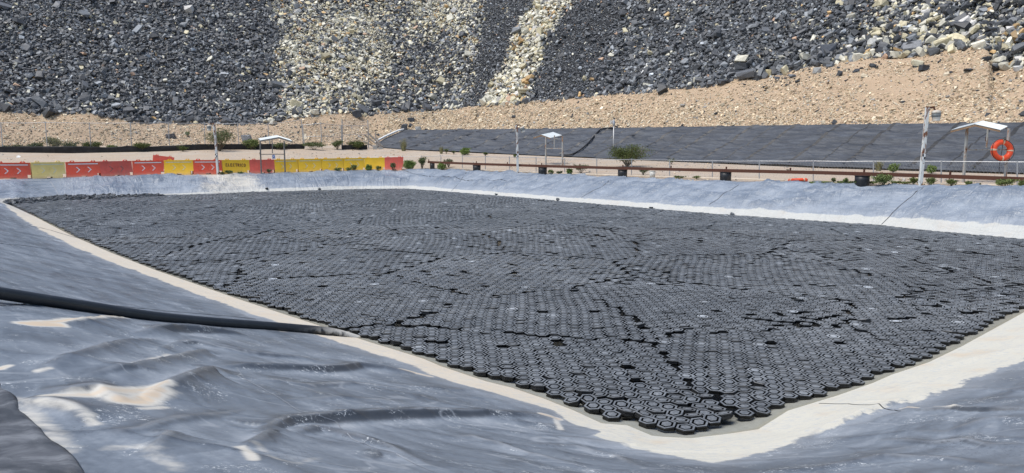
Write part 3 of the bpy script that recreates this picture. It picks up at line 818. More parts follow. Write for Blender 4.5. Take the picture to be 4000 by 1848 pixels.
# loose tiles jammed into the gaps between grains, tipped against their neighbours
cand = rng.uniform(pmin, pmax, (60000, 2))
d, al, at = shore(cand[:, 0], cand[:, 1])
hole = fbm(cand[:, 0] * 1.7, cand[:, 1] * 1.7, 60, 3) + 0.22 * fbm(cand[:, 0] * .22, cand[:, 1] * .22, 62, 2)
cand = cand[(d < -0.2) & (hole < 0.5)][:26000]
for x, y in cand:
    if try_add(x, y, PT * 0.80): acc.append((x, y, rng.uniform(0, PI), 1))
T = np.array(acc)
tx, ty = T[:, 0], T[:, 1]
nT = len(T)
pu, pv = proj(tx, ty, np.zeros(nT))
uns = sstep(0.02, 0.42, fbm(tx * .35, ty * .35, 80, 3))          # patches where the carpet is ruffled
an = np.abs(rng.normal(0, 1, nT)) * (R(2.6) + R(3.6) * uns)
wild = rng.random(nT) < (0.012 + 0.08 * uns)
an = np.where(wild, rng.uniform(R(5), R(13), nT), an)
an = np.where(T[:, 3] > 0, rng.uniform(R(5), R(15), nT), an)
tz = -0.006 + 0.003 * rng.normal(0, 1, nT) + an * 0.05 + np.where(T[:, 3] > 0, 0.012, 0)
ax = rng.uniform(0, 2 * PI, nT)
mats = tilt(ax, an) @ rotz(T[:, 2] + rng.normal(0, 0.02, nT))
shade = np.clip(rng.normal(1.0, 0.13, nT), 0.65, 1.6) * (1 + 0.12 * fbm(tx * .3, ty * .3, 82, 2))
shade = np.where(rng.random(nT) < 0.012, shade * 1.9, shade)
shade = np.where(rng.random(nT) < 0.003, shade * 2.8, shade)
tcol = np.stack([shade, shade, shade], 1)
TP = np.stack([tx, ty, tz], 1)
dist = np.hypot(tx, ty)
# heap of tiles blown together in the far left corner, and strays thrown up on the bank
ex = []
Bc = A1[19]
for px0, px1, pv_, wd, nn, hh in [(30, 440, 0, 1.5, 900, .20), (470, 620, 0, 1.1, 120, .12)]:
    for k in range(nn):
        u = rng.uniform(px0, px1)
        vline = np.interp(u, [24, 233, 373, 584], [795, 777, 773, 765])
        X0 = at_z(u, vline, 0.0)
        off = abs(rng.normal(0, 0.5)) * wd
        ex.append((X0[0] + rng.normal(0, .1) + off * 0.45, X0[1] - off * 0.85, max(0.02, rng.uniform(0.02, hh) * math.exp(-off / wd)), R(abs(rng.normal(0, 20)))))
for u in [466, 500, 1043, 1245, 1258, 1938, 2013, 2186, 2534, 2868]:
    pts = np.array([q[:2] for q in WL[19:]])
    v = np.interp(u, pts[:, 0], pts[:, 1]) - rng.uniform(0, 3) - (9 if u == 1043 else 0)
    h = hit(u, v, surf)[0]
    for k in range(1):
        ex.append((h[0] + rng.normal(0, .12), h[1] + rng.normal(0, .12), float(surf(h[0], h[1])) + 0.05 + 0.05 * k, R(rng.uniform(5, 35))))
ex = np.array(ex); ne = len(ex)
em = tilt(rng.uniform(0, 2 * PI, ne), ex[:, 3]) @ rotz(rng.uniform(0, PI, ne))
ec = np.repeat(np.clip(rng.normal(.75, .15, ne), .4, 1.2)[:, None], 3, 1)
# the 300 nearest in the picture are things of their own, the carpet behind them one mass
inpic = (pu > -20) & (pu < 4020) & (pv < 1848)
zc_ = ty * CP
rank = np.argsort(np.where(inpic, zc_, 1e9))[:300]
single = np.zeros(nT, bool); single[rank] = True
lod = np.where(dist < 16, 0, np.where(dist < 28, 1, 2))
protoT = [tile_proto(2), tile_proto(1), tile_proto(0)]
m = ~single
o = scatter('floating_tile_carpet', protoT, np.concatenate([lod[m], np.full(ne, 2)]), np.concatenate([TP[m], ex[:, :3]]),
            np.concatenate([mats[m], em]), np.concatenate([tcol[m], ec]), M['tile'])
tag(o, 'carpet of black hexagonal floating tiles covering the whole pond', 'floating tiles', kind='stuff')
V, F, DU = tile_proto(2)
tme = {}
for k in range(6):
    sh = [0.78, 0.9, 1.0, 1.1, 1.25, 1.7][k]
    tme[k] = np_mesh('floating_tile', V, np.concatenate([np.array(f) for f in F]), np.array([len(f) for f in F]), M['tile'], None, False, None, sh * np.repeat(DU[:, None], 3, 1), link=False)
levels = np.array([0.78, 0.9, 1.0, 1.1, 1.25, 1.7])
for i in rank:
    o = bpy.data.objects.new('floating_tile', tme[int(np.argmin(np.abs(levels - shade[i])))])
    COL.objects.link(o)
    o.matrix_world = Matrix.Translation(Vector(TP[i])) @ Matrix(mats[i].tolist()).to_4x4()
    if an[i] > R(6):
        tag(o, 'black hexagonal floating tile tipped up against its neighbours in the near corner', 'floating tile', 'tipped tiles in the near corner')
    elif shade[i] > 1.5:
        tag(o, 'paler dusty hexagonal floating tile in the near corner of the pond', 'floating tile', 'dusty tiles in the near corner')
    else:
        tag(o, 'black hexagonal floating tile lying flat in the near corner of the pond', 'floating tile', 'flat tiles in the near corner')

# ------------------------------------------------------------------ ground and slopes behind the pond
US = np.arange(-900, 4960, 20.0)
def yc(tab, u): a = np.array(tab, float); return np.interp(u, a[:, 0], a[:, 1])
# row 0: just behind the crest of the bank
def crest_row():
    ok = []; yy = []; zz = []
    for u in US:
        dx, dy, dz = ray(u, 700.0)
        Y = np.linspace(20, 70, 1200); Xx = dx / dy * Y
        d, al, at = shore(Xx, Y)
        m = np.where(d < at[:, 0] + 0.12)[0]
        if len(m) and m[-1] < 1199 and d.min() < 0: ok.append(u); yy.append(Y[m[-1]]); zz.append(at[m[-1], 1])
    return np.interp(US, ok, yy), np.interp(US, ok, zz)
Y0, Z0 = crest_row()
def YZ(vt, Yt):
    v = yc(vt, US); Y = yc(Yt, US)
    x, y, z = at_Y(US, v, Y)
    return x, y, z
dx0, dy0, _ = ray(US, 700.0)
R0 = np.stack([dx0 / dy0 * Y0, Y0, Z0 - 0.03], 1)
# row 1: foot of the silt cloth on the left, foot of the sheeted berm on the right
V1 = [(-900, 596), (0, 595), (280, 597), (435, 594), (620, 590), (800, 584), (1190, 580), (1340, 583), (1440, 582), (1480, 577), (1600, 587), (2400, 622), (3200, 657), (4000, 682), (4900, 715)]
Y1 = [(-900, 58), (0, 62), (700, 66), (1200, 70), (1480, 72.5), (1600, 70), (2400, 57), (3200, 45), (4000, 36), (4900, 28.5)]
R1 = np.stack(YZ(V1, Y1), 1)
# row 2: foot of the tan mound / top of the berm
V2 = [(-900, 574), (0, 571), (1200, 569), (1470, 566), (1500, 545), (1580, 509), (1640, 510), (2400, 503), (3200, 491), (4000, 483), (4900, 474)]
Y2 = [(-900, 61), (0, 65), (1200, 73), (1470, 75.5), (1580, 76.5), (1640, 75.5), (2400, 62.5), (3200, 49.3), (4000, 39.6), (4900, 31.5)]
R2 = np.stack(YZ(V2, Y2), 1)
# row 3: where the dark dump begins
V3 = [(-900, 430), (0, 421), (35, 427), (90, 434), (147, 446), (190, 443), (265, 437), (306, 434), (353, 441), (447, 456), (530, 467), (588, 475), (820, 482), (1030, 480), (1088, 470), (1147, 457),
      (1235, 450), (1294, 440), (1340, 433), (1389, 438), (1424, 449), (1477, 436), (1560, 434), (1683, 431), (1889, 412), (2036, 400), (2212, 381), (2480, 358), (2665, 344), (2790, 330), (2900, 300), (3000, 300), (3150, 262),
      (3299, 238), (3420, 222), (3560, 218), (3700, 196), (3800, 186), (3858, 190), (3872, 262), (4000, 262), (4300, 250), (4900, 240)]
Y3 = [(-900, 65), (0, 69), (1200, 77), (1560, 81), (1700, 82), (2200, 72), (2665, 65), (3300, 58), (3750, 53), (4000, 47.5), (4900, 39)]
R3 = np.stack(YZ(V3, Y3), 1)
# row 4: high on the dump, far above the top of the picture
dirY = R3[:, :2] / np.linalg.norm(R3[:, :2], axis=1)[:, None]
R4 = R3.copy(); R4[:, :2] += dirY * 40; R4[:, 2] += 40 * 0.70
R4[:, 2] = np.convolve(np.pad(R4[:, 2], 15, mode='edge'), np.ones(31) / 31, 'valid')
R5 = R4.copy(); R5[:, :2] += dirY * 40
def patch(ra, rb, n, noise_amp, nsc, seed, ease=False):
    t = np.linspace(0, 1, n)[:, None, None]
    P = ra[None] * (1 - t) + rb[None] * t
    if ease is not False:
        P[..., 2] = ra[None, :, 2] * (1 - ease(t[..., 0])) + rb[None, :, 2] * ease(t[..., 0])
    w = np.sin(PI * np.clip(t[..., 0], 0, 1)) ** 0.5
    P[..., 2] += w * noise_amp * fbm(P[..., 0] * nsc, P[..., 1] * nsc + P[..., 2] * nsc, seed, 5)
    return P
def up_res(a, k=3):
    s = np.arange(len(a)); t = np.linspace(0, len(a) - 1, (len(a) - 1) * k + 1)
    return np.stack([np.interp(t, s, a[:, i]) for i in range(3)], 1)
U0, U1, U2, U3, U4, U5 = [up_res(r_) for r_ in (R0, R1, R2, R3, R4, R5)]
def grid_obj(name, P, mat, off=0.0, sel=None):
    n, m_ = P.shape[:2]
    ix = np.arange(n * m_).reshape(n, m_)
    qf = np.stack([ix[:-1, :-1], ix[:-1, 1:], ix[1:, 1:], ix[1:, :-1]], -1)
    if sel is not None: qf = qf[:, sel]
    qf = qf.reshape(-1, 4)
    return np_mesh(name, P.reshape(-1, 3), qf, np.full(len(qf), 4), mat, None, True)
G01 = patch(U0, U1, 60, 0.03, 0.5, 101, ease=lambda t: t)
G12 = patch(U1, U2, 24, 0.10, 0.6, 102)
G23 = patch(U2, U3, 60, 0.35, 0.35, 103)
UL = np.linspace(US[0], US[-1], len(U0))
bermcol = UL > 1475
G12[1:-1, bermcol, 2] -= 0.12                                         # the earth under the sheeted berm
GA = np.concatenate([G01, G12[1:]], 0)
og = grid_obj('ground', GA, M['ground']); tag(og, 'dry sandy track and yard behind the pond bank', 'ground', kind='structure')
ot = grid_obj('earth_slope', G23, M['tan']); tag(ot, 'tan gravelly earth slope below the dark rock dump', 'slope', kind='structure')
G34 = patch(U3 - np.array([0, 0.25, 0.3]), U4, 90, 0.9, 0.16, 104)
G34[-1] = U4
GD = np.concatenate([G34, U5[None]], 0)
oh = grid_obj('hill', GD, M['darkhill']); tag(oh, 'dark slope of crushed rock under the boulders', 'rock dump', kind='structure')
# wide low ground under and around everything
gb = MB(); gb.quad((-400, -150, -1.6), (400, -150, -1.6), (400, 500, -1.6), (-400, 500, -1.6))
o = gb.build('base_ground', M['ground']); tag(o, 'flat dry ground around the site', 'ground', kind='structure')
def gz(x, y):
    """height of the ground mesh"""
    return float(gz_many(np.array([x]), np.array([y]))[0])
from mathutils.kdtree import KDTree
_P = GA.reshape(-1, 3)
_kd = KDTree(len(_P))
for i, p in enumerate(_P): _kd.insert((p[0], p[1], 0), i)
_kd.balance()
def gz_many(x, y):
    out = []
    for a, b in zip(np.atleast_1d(x), np.atleast_1d(y)):
        r_ = _kd.find_n((a, b, 0), 4)
        w = np.array([1 / (q[2] + .05) for q in r_]); out.append(float((w * np.array([_P[q[1], 2] for q in r_])).sum() / w.sum()))
    return np.array(out)
def gpt(u, v):
    """first point of the ground (row 0 to row 2) on the line of sight through a pixel"""
    c = np.interp(u, UL, np.arange(len(UL))); k = int(c); f = c - k
    colm = GA[:, k] * (1 - f) + GA[:, min(k + 1, len(UL) - 1)] * f
    pu_, pv_ = proj(colm[:, 0], colm[:, 1], colm[:, 2])
    for i in range(len(pv_) - 1):
        if pv_[i] >= v >= pv_[i + 1]:
            w = (pv_[i] - v) / (pv_[i] - pv_[i + 1] + 1e-9); p = colm[i] * (1 - w) + colm[i + 1] * w
            x, y, z = at_Y(u, v, p[1]); return Vector((float(x), float(y), float(p[2])))
    p = colm[0] if v > pv_[0] else colm[-1]
    x, y, z = at_Y(u, v, p[1]); return Vector((float(x), float(y), float(p[2])))

# sheeted berm: a cloth over the bank on the right, its panels welded along lines that run straight up the slope
UF = np.linspace(1470, US[-1], 2400)
def colsat(A): return np.stack([np.interp(UF, UL, A[:, i]) for i in range(3)], 1)
F1, F2 = colsat(U1), colsat(U2)
tb = np.linspace(0, 1, 110)[:, None, None]
tt_ = tb[..., 0]
Bm = F1[None] * (1 - tb) + F2[None] * tb
blen = np.concatenate([[0], np.cumsum(np.linalg.norm(np.diff(F1[:, :2], axis=0), axis=1))])
def foot_u(bx): return np.interp(bx, blen, UF)
bx = np.interp(UF[None] - 215 * tt_, UF, blen, left=-9)          # which line up the slope a point lies on
wav = 0.17 * fbm(bx * 0.40 + tt_ * 1.2, tt_ * 10 + bx * .15, 201, 4) + 0.07 * fbm(bx * 1.1, tt_ * 16 + bx * .2, 202, 3)
major = np.arange(0.6, blen[-1], 3.3) + rng.uniform(-.4, .4, len(np.arange(0.6, blen[-1], 3.3)))
minor = major + 1.75 + rng.uniform(-.3, .3, len(major))
fold = 0
for c_ in major:
    e = bx - c_
    fold = fold + 0.13 * np.where(e > 0, np.exp(-e / .35), np.exp(-(e / .05) ** 2))
for c_ in minor:
    e = bx - c_
    fold = fold + 0.06 * np.where(e > 0, np.exp(-e / .25), np.exp(-(e / .05) ** 2))
Bm[..., 2] += 0.07 + wav * np.sin(PI * np.clip(tt_, 0.02, 1)) ** .4 + fold * sstep(0, .06, tt_) * sstep(1.0, .97, tt_)
toe = 0.12 * np.exp(-((tt_ - 0.035) / .03) ** 2)
Bm[..., 2] += toe * sstep(2300, 2900, UF)[None]
bl = Bm[-1] + np.array([0.3, 0.5, -0.25])
ob = grid_obj('berm_sheet', np.concatenate([Bm, bl[None]], 0), M['berm'])
def berm_line(c_, w, n=50):
    mb = MB(); P_ = []
    for k in range(n):
        t = 0.03 + 0.965 * k / (n - 1); u_ = float(foot_u(c_)) + 215 * t
        if u_ > UF[-1] - 10: break
        i = min(int(t * 109), 108); f = t * 109 - i
        g = [np.interp(u_, UF, Bm[i, :, j]) * (1 - f) + np.interp(u_, UF, Bm[i + 1, :, j]) * f for j in range(3)]
        P_.append(Vector((g[0], g[1], g[2] + .06)))
    for a_, b_ in zip(P_[:-1], P_[1:]):
        x_ = Vector((w * .8, w * -.3, 0)); mb.quad(a_ - x_, a_ + x_, b_ + x_, b_ - x_)
    return mb
for c_ in major: berm_line(c_ - .05, .22).build('weld_seam', M['seam_dark'], ob)  # dark strips paint the weld seams together with the shade of their folds
for c_ in minor[::2]: berm_line(c_ - .05, .05).build('weld_seam', M['seam_dark'], ob)
tag(ob, 'black plastic sheet stretched over the long bank below the tan slope', 'plastic sheet')
# PART4
# ------------------------------------------------------------------ broken rock
def rock_proto(npts, flat, seed):
    """a blocky broken stone: a jittered box with corners knocked off"""
    r_ = random.Random(seed)
    bm = bmesh.new()
    wd = r_.uniform(.6, .9)
    for x in (-1, 1):
        for y in (-1, 1):
            for z in (-1, 1):
                if r_.random() < .2: continue
                bm.verts.new((.5 * x * r_.uniform(.45, 1.0), .5 * wd * y * r_.uniform(.45, 1.0), .5 * flat * z * r_.uniform(.5, 1.0)))
    for k in range(npts):
        z = r_.uniform(-1, 1); a = r_.uniform(0, 2 * PI); q = math.sqrt(1 - z * z)
        f = lambda c: math.copysign(abs(c) ** .8, c)
        bm.verts.new((f(q * math.cos(a)) * .5, f(q * math.sin(a)) * .5 * wd, f(z) * .5 * flat))
    bmesh.ops.convex_hull(bm, input=bm.verts)
    bmesh.ops.delete(bm, geom=[v for v in bm.verts if not v.link_faces], context='VERTS')
    bmesh.ops.dissolve_limit(bm, angle_limit=R(13), verts=bm.verts, edges=bm.edges)
    bm.normal_update()
    bm.verts.index_update()
    V = np.array([v.co[:] for v in bm.verts]); F = [tuple(v.index for v in f.verts) for f in bm.faces]
    bm.free()
    return V, F
protoS = [rock_proto(3, random.Random(k).uniform(.35, .75), 100 + k) for k in range(26)]
protoM = [rock_proto(6, random.Random(50 + k).uniform(.4, .8), 200 + k) for k in range(24)]
protoL = [rock_proto(9, random.Random(90 + k).uniform(.5, .85), 300 + k) for k in range(16)]
def sample_grid(P, dens, vlim=(-90, 900), ulim=(-130, 4130)):
    """random points on a grid of points, dens(u,v) per square metre at the cell"""
    a, b, c, d = P[:-1, :-1], P[:-1, 1:], P[1:, 1:], P[1:, :-1]
    n = np.cross(c - a, d - b); ar = np.linalg.norm(n, axis=-1) / 2
    ce = (a + b + c + d) / 4
    u, v = proj(ce[..., 0], ce[..., 1], ce[..., 2])
    w = ar * dens(u, v) * ((u > ulim[0]) & (u < ulim[1]) & (v > vlim[0]) & (v < vlim[1]))
    tot = w.sum(); cnt = int(tot)
    ids = rng.choice(w.size, cnt, p=(w / tot).ravel())
    i, j = np.unravel_index(ids, w.shape)
    s, t = rng.random((2, cnt))[:, :, None]
    p = (a[i, j] * (1 - s) + b[i, j] * s) * (1 - t) + (d[i, j] * (1 - s) + c[i, j] * s) * t
    nn = n[i, j]; nn /= np.linalg.norm(nn, axis=1)[:, None]; nn *= np.sign(nn[:, 2:3])
    u, v = proj(p[:, 0], p[:, 1], p[:, 2])
    return p, nn, u, v
def rand_rot(nn, lay):
    """rock axes: flat side near the slope normal (lay small) or any way up"""
    n = len(nn)
    z = nn + rng.normal(0, 1, (n, 3)) * lay; z /= np.linalg.norm(z, axis=1)[:, None]
    x = rng.normal(0, 1, (n, 3)); x -= (x * z).sum(1)[:, None] * z; x /= np.linalg.norm(x, axis=1)[:, None]
    y = np.cross(z, x)
    return np.stack([x, y, z], -1)
def inpoly(u, v, P):
    r_ = np.zeros(u.shape, bool); P = np.array(P, float)
    for a, b in zip(P, np.roll(P, -1, 0)):
        c = (a[1] > v) != (b[1] > v)
        r_ ^= c & (u < (b[0] - a[0]) * (v - a[1]) / (b[1] - a[1] + 1e-12) + a[0])
    return r_
# zones of the dump as they lie on the slope
def zones(u, v):
    ju = u + 30 * fbm(u * .014, v * .016, 301, 4); jv = v + 22 * fbm(u * .02, v * .02, 302, 3)
    pale = np.full(u.shape, 0.035)
    size = np.full(u.shape, 0.265)
    patch_ = fbm(u * .006, v * .010, 303, 3)
    pale = pale + 0.05 * sstep(0.1, 0.4, patch_)
    big = inpoly(ju, jv, [(1120, -200), (1900, -200), (1885, 120), (1840, 330), (1800, 420), (1660, 430), (1250, 470), (1020, 490), (1090, 400), (1060, 250), (1110, 130), (1050, 60)])
    pale = np.where(big, 0.50 + 0.28 * patch_, pale); size = np.where(big, 0.26, size)
    dk = inpoly(ju, jv, [(1470, 90), (1560, 90), (1580, 160), (1800, 180), (1880, 260), (1830, 440), (1420, 440), (1480, 300), (1530, 200)])
    pale = np.where(dk, 0.26 + 0.2 * patch_, pale)
    br = inpoly(ju, jv, [(1180, 120), (1400, 40), (1480, 150), (1540, 230), (1500, 320), (1380, 340), (1160, 330), (1100, 230)]) | inpoly(ju, jv, [(1540, -200), (1860, -200), (1800, 110), (1620, 90)])
    pale = np.where(br, 0.74 + 0.2 * patch_, pale)
    strk = inpoly(ju, jv, [(1405, 60), (1440, 55), (1490, 140), (1540, 230), (1500, 250), (1450, 160)])
    pale = np.where(strk, 0.97, pale); size = np.where(strk, 0.14, size)
    chute = inpoly(ju, jv, [(1900, -200), (2100, -200), (2085, 0), (2010, 150), (1960, 280), (1900, 420), (1800, 440), (1850, 330), (1890, 120)])
    pale = np.where(chute, 0.03, pale); size = np.where(chute, 0.15, size)
    st = inpoly(ju, jv, [(2110, -200), (2290, -200), (2240, 0), (2130, 190), (2080, 320), (2040, 420), (1880, 425), (1930, 320), (2000, 180), (2070, 30)])
    pale = np.where(st, 0.93, pale); size = np.where(st, 0.33, size)
    fine = inpoly(ju, jv, [(2250, -200), (2480, -200), (2420, 60), (2330, 220), (2300, 360), (2060, 430), (2090, 320), (2150, 180), (2250, 0)])
    pale = np.where(fine, 0.02, pale); size = np.where(fine, 0.14, size)
    mid = inpoly(ju, jv, [(2330, 220), (2420, 60), (2480, -200), (3300, -200), (3200, 260), (2600, 400), (2300, 400)])
    size = np.where(mid, 0.24, size)
    rt = inpoly(ju, jv, [(3440, -200), (4500, -200), (4500, 300), (3200, 300), (3330, 160), (3400, 60)])
    pale = np.where(rt, 0.40 + 0.25 * patch_, pale); size = np.where(rt, 0.37, size)
    tr = inpoly(ju, jv, [(3250, -200), (3440, -200), (3330, 160), (3060, 320), (2900, 330), (3100, 150)])
    pale = np.where(tr, 0.08, pale); size = np.where(tr, 0.30, size)
    name = np.full(u.shape, 0); name[big] = 1; name[chute] = 2; name[st] = 3; name[rt] = 4; name[(u > 2250) & (name == 0)] = 5
    return pale, size, name
def dens_dump(u, v):
    p_, s_, _ = zones(u, v)
    return np.minimum(1.9 / (s_ * s_ * 0.55), 70)
P, N, u, v = sample_grid(G34, dens_dump)
pale, size, zn = zones(u, v)
n = len(P)
pale = zones(u + rng.normal(0, 9, n), v + rng.normal(0, 8, n))[0]
s = size * np.exp(rng.normal(-0.25, 0.42, n))
toe_b = np.exp(-np.clip((np.interp(u, [q[0] for q in V3], [q[1] for q in V3]) - v), 0, 400) / 38)
s *= 1 + 0.40 * toe_b * np.where(zn == 2, 0.2, 1)
huge = rng.random(n) < 0.008
s = np.where(huge & (zn != 2), np.clip(s, 0.3, 9) * rng.uniform(1.4, 2.1, n), s)
s = np.clip(s, 0.07, 1.25)
isp = rng.random(n) < pale
tone = np.exp(rng.normal(0, 0.34, n))
dk = np.stack([0.082 * tone, 0.086 * tone, 0.092 * tone], 1)
lg = rng.random(n) < 0.25
dk = np.where(lg[:, None], np.stack([0.185 * tone, 0.197 * tone, 0.208 * tone], 1), dk)
tone2 = np.clip(np.exp(rng.normal(0, 0.22, n)), .5, 1.4)
yl = rng.random(n)[:, None]
pl = np.where(yl < 0.55, np.array([0.60, 0.57, 0.465]), np.where(yl < 0.85, np.array([0.57, 0.505, 0.335]), np.where(yl < .93, np.array([0.46, 0.44, 0.41]), np.array([0.50, 0.33, 0.15])))) * tone2[:, None]
wn = rng.random(n) < 0.006
pl = np.where(wn[:, None], np.array([0.5, 0.33, 0.22]), pl)
rc = np.where((isp | wn)[:, None], pl, dk)
rot = rand_rot(N, 0.45)
scl = s[:, None] * np.stack([np.exp(rng.normal(0.08, .16, n)), np.exp(rng.normal(0, .14, n)), np.exp(rng.normal(-.12, .22, n))], 1)
rm_ = rot * scl[:, None, :]
Pp = P + N * (s * rng.uniform(0.0, 0.5, n))[:, None]
# the largest seen become boulders of their own
vis = (u > -15) & (u < 4015) & (v > -15) & (v < 540)
px_ = s * FPX / P[:, 1]
rank = np.argsort(np.where(vis, -px_, 0))[:285]
single = np.zeros(n, bool); single[rank] = True
pid = np.where(px_ > 17, rng.integers(0, len(protoM), n) + len(protoS), rng.integers(0, len(protoS), n))
m = ~single
o = scatter('broken_rock', protoS + protoM, pid[m], Pp[m], rm_[m], rc[m], M['rock'])
tag(o, 'mass of broken dark slate and cream rock covering the dump face', 'broken rock', kind='stuff')
WHERE = ['on the dark left face of the dump', 'in the broad cream streak of the dump', 'in the fine dark chute of the dump', 'in the narrow cream strip of the dump',
         'in the mixed heap at the upper right', 'on the dark right face of the dump']
def rock_thing(p, mat3, c, label, group, name='rock'):
    V, F = protoL[rng.integers(len(protoL))]
    me = np_mesh(name, V, np.concatenate([np.array(f) for f in F]), np.array([len(f) for f in F]), M['rock'], None, False, None, np.tile(c, (len(V), 1)), link=False)
    o = bpy.data.objects.new(name, me); COL.objects.link(o)
    o.matrix_world = Matrix.Translation(Vector(p)) @ Matrix(mat3.tolist()).to_4x4()
    if group: tag(o, label, 'rock', group)
    else: tag(o, label, 'boulder')
    return o
for i in rank:
    if isp[i] or wn[i]: cn = 'cream' if yl[i, 0] < .55 else ('yellowish' if yl[i, 0] < .85 else 'pale brown')
    elif lg[i]: cn = 'light grey'
    else: cn = 'dark slate'
    sz = 'large' if px_[i] > np.percentile(px_[rank], 75) else 'middling'
    rock_thing(Pp[i], rm_[i], rc[i], f'{sz} {cn} rock {WHERE[zn[i]]}', f'{sz} {cn} rocks {WHERE[zn[i]]}')

# tan gravel on the earth slope and the ground
def tan_cols(n):
    tone = np.exp(rng.normal(0, 0.24, n))[:, None]
    k = rng.random(n)[:, None]
    return np.where(k < .5, np.array([0.50, 0.395, 0.265]), np.where(k < .82, np.array([0.58, 0.50, 0.37]), np.where(k < .94, np.array([0.38, 0.29, 0.20]), np.array([0.30, 0.285, 0.26])))) * tone
def dens_tan(u, v):
    k = fbm(u * .004, v * .009, 401, 3)
    low = np.interp(u, [q[0] for q in V2], [q[1] for q in V2]) - v
    f = sstep(130, 20, low) * 0.8 + 0.45 + 0.9 * k
    return np.clip(f, 0.15, 2) * np.where(u > 1500, 85, 55)
P, N, u, v = sample_grid(G23, dens_tan, vlim=(120, 640))
n = len(P)
s = np.clip(0.088 * np.exp(rng.normal(0, 0.46, n)) * np.where(u > 2500, 1.0, 1.15), 0.04, 0.5)
near_top = (v - np.interp(u, [q[0] for q in V3], [q[1] for q in V3])) < 60
c = tan_cols(n)
drk = (rng.random(n) < np.where(near_top & (u > 2900), 0.05, 0.006))
c = np.where(drk[:, None], np.array([0.06, 0.064, 0.07]), c); s = np.where(drk, s * 1.7, s)
rmx = rand_rot(N, 0.4) * (s[:, None] * np.stack([np.exp(rng.normal(.05, .15, n)), np.ones(n), np.exp(rng.normal(-.2, .2, n))], 1))[:, None, :]
o = scatter('tan_stones', protoS, rng.integers(0, len(protoS), n), P + N * (s * rng.uniform(-.05, 0.25, n))[:, None], rmx, c, M['gravel'])
tag(o, 'loose tan stones strewn over the earth slope', 'loose stones', kind='stuff')
P, N, u, v = sample_grid(GA[:60], lambda u, v: 6.0 * np.clip(0.2 + 1.6 * fbm(u * .006, v * .03, 405, 3), 0, 2) + 0.6, vlim=(540, 740))
n = len(P)
s = np.clip(0.055 * np.exp(rng.normal(0, 0.5, n)), 0.025, 0.3)
g_ = np.exp(rng.normal(0, .25, n))[:, None]
c = np.where(rng.random(n)[:, None] < .55, np.array([0.34, 0.32, 0.29]) * g_, tan_cols(n))
rmx = rand_rot(N, 0.3) * (s[:, None] * np.array([[1.1, 1, .7]]))[:, None, :]
o = scatter('ground_gravel', protoS, rng.integers(0, len(protoS), n), P + N * (s * .12)[:, None], rmx, c, M['gravel'])
tag(o, 'grey gravel scattered over the sandy yard', 'gravel', kind='stuff')

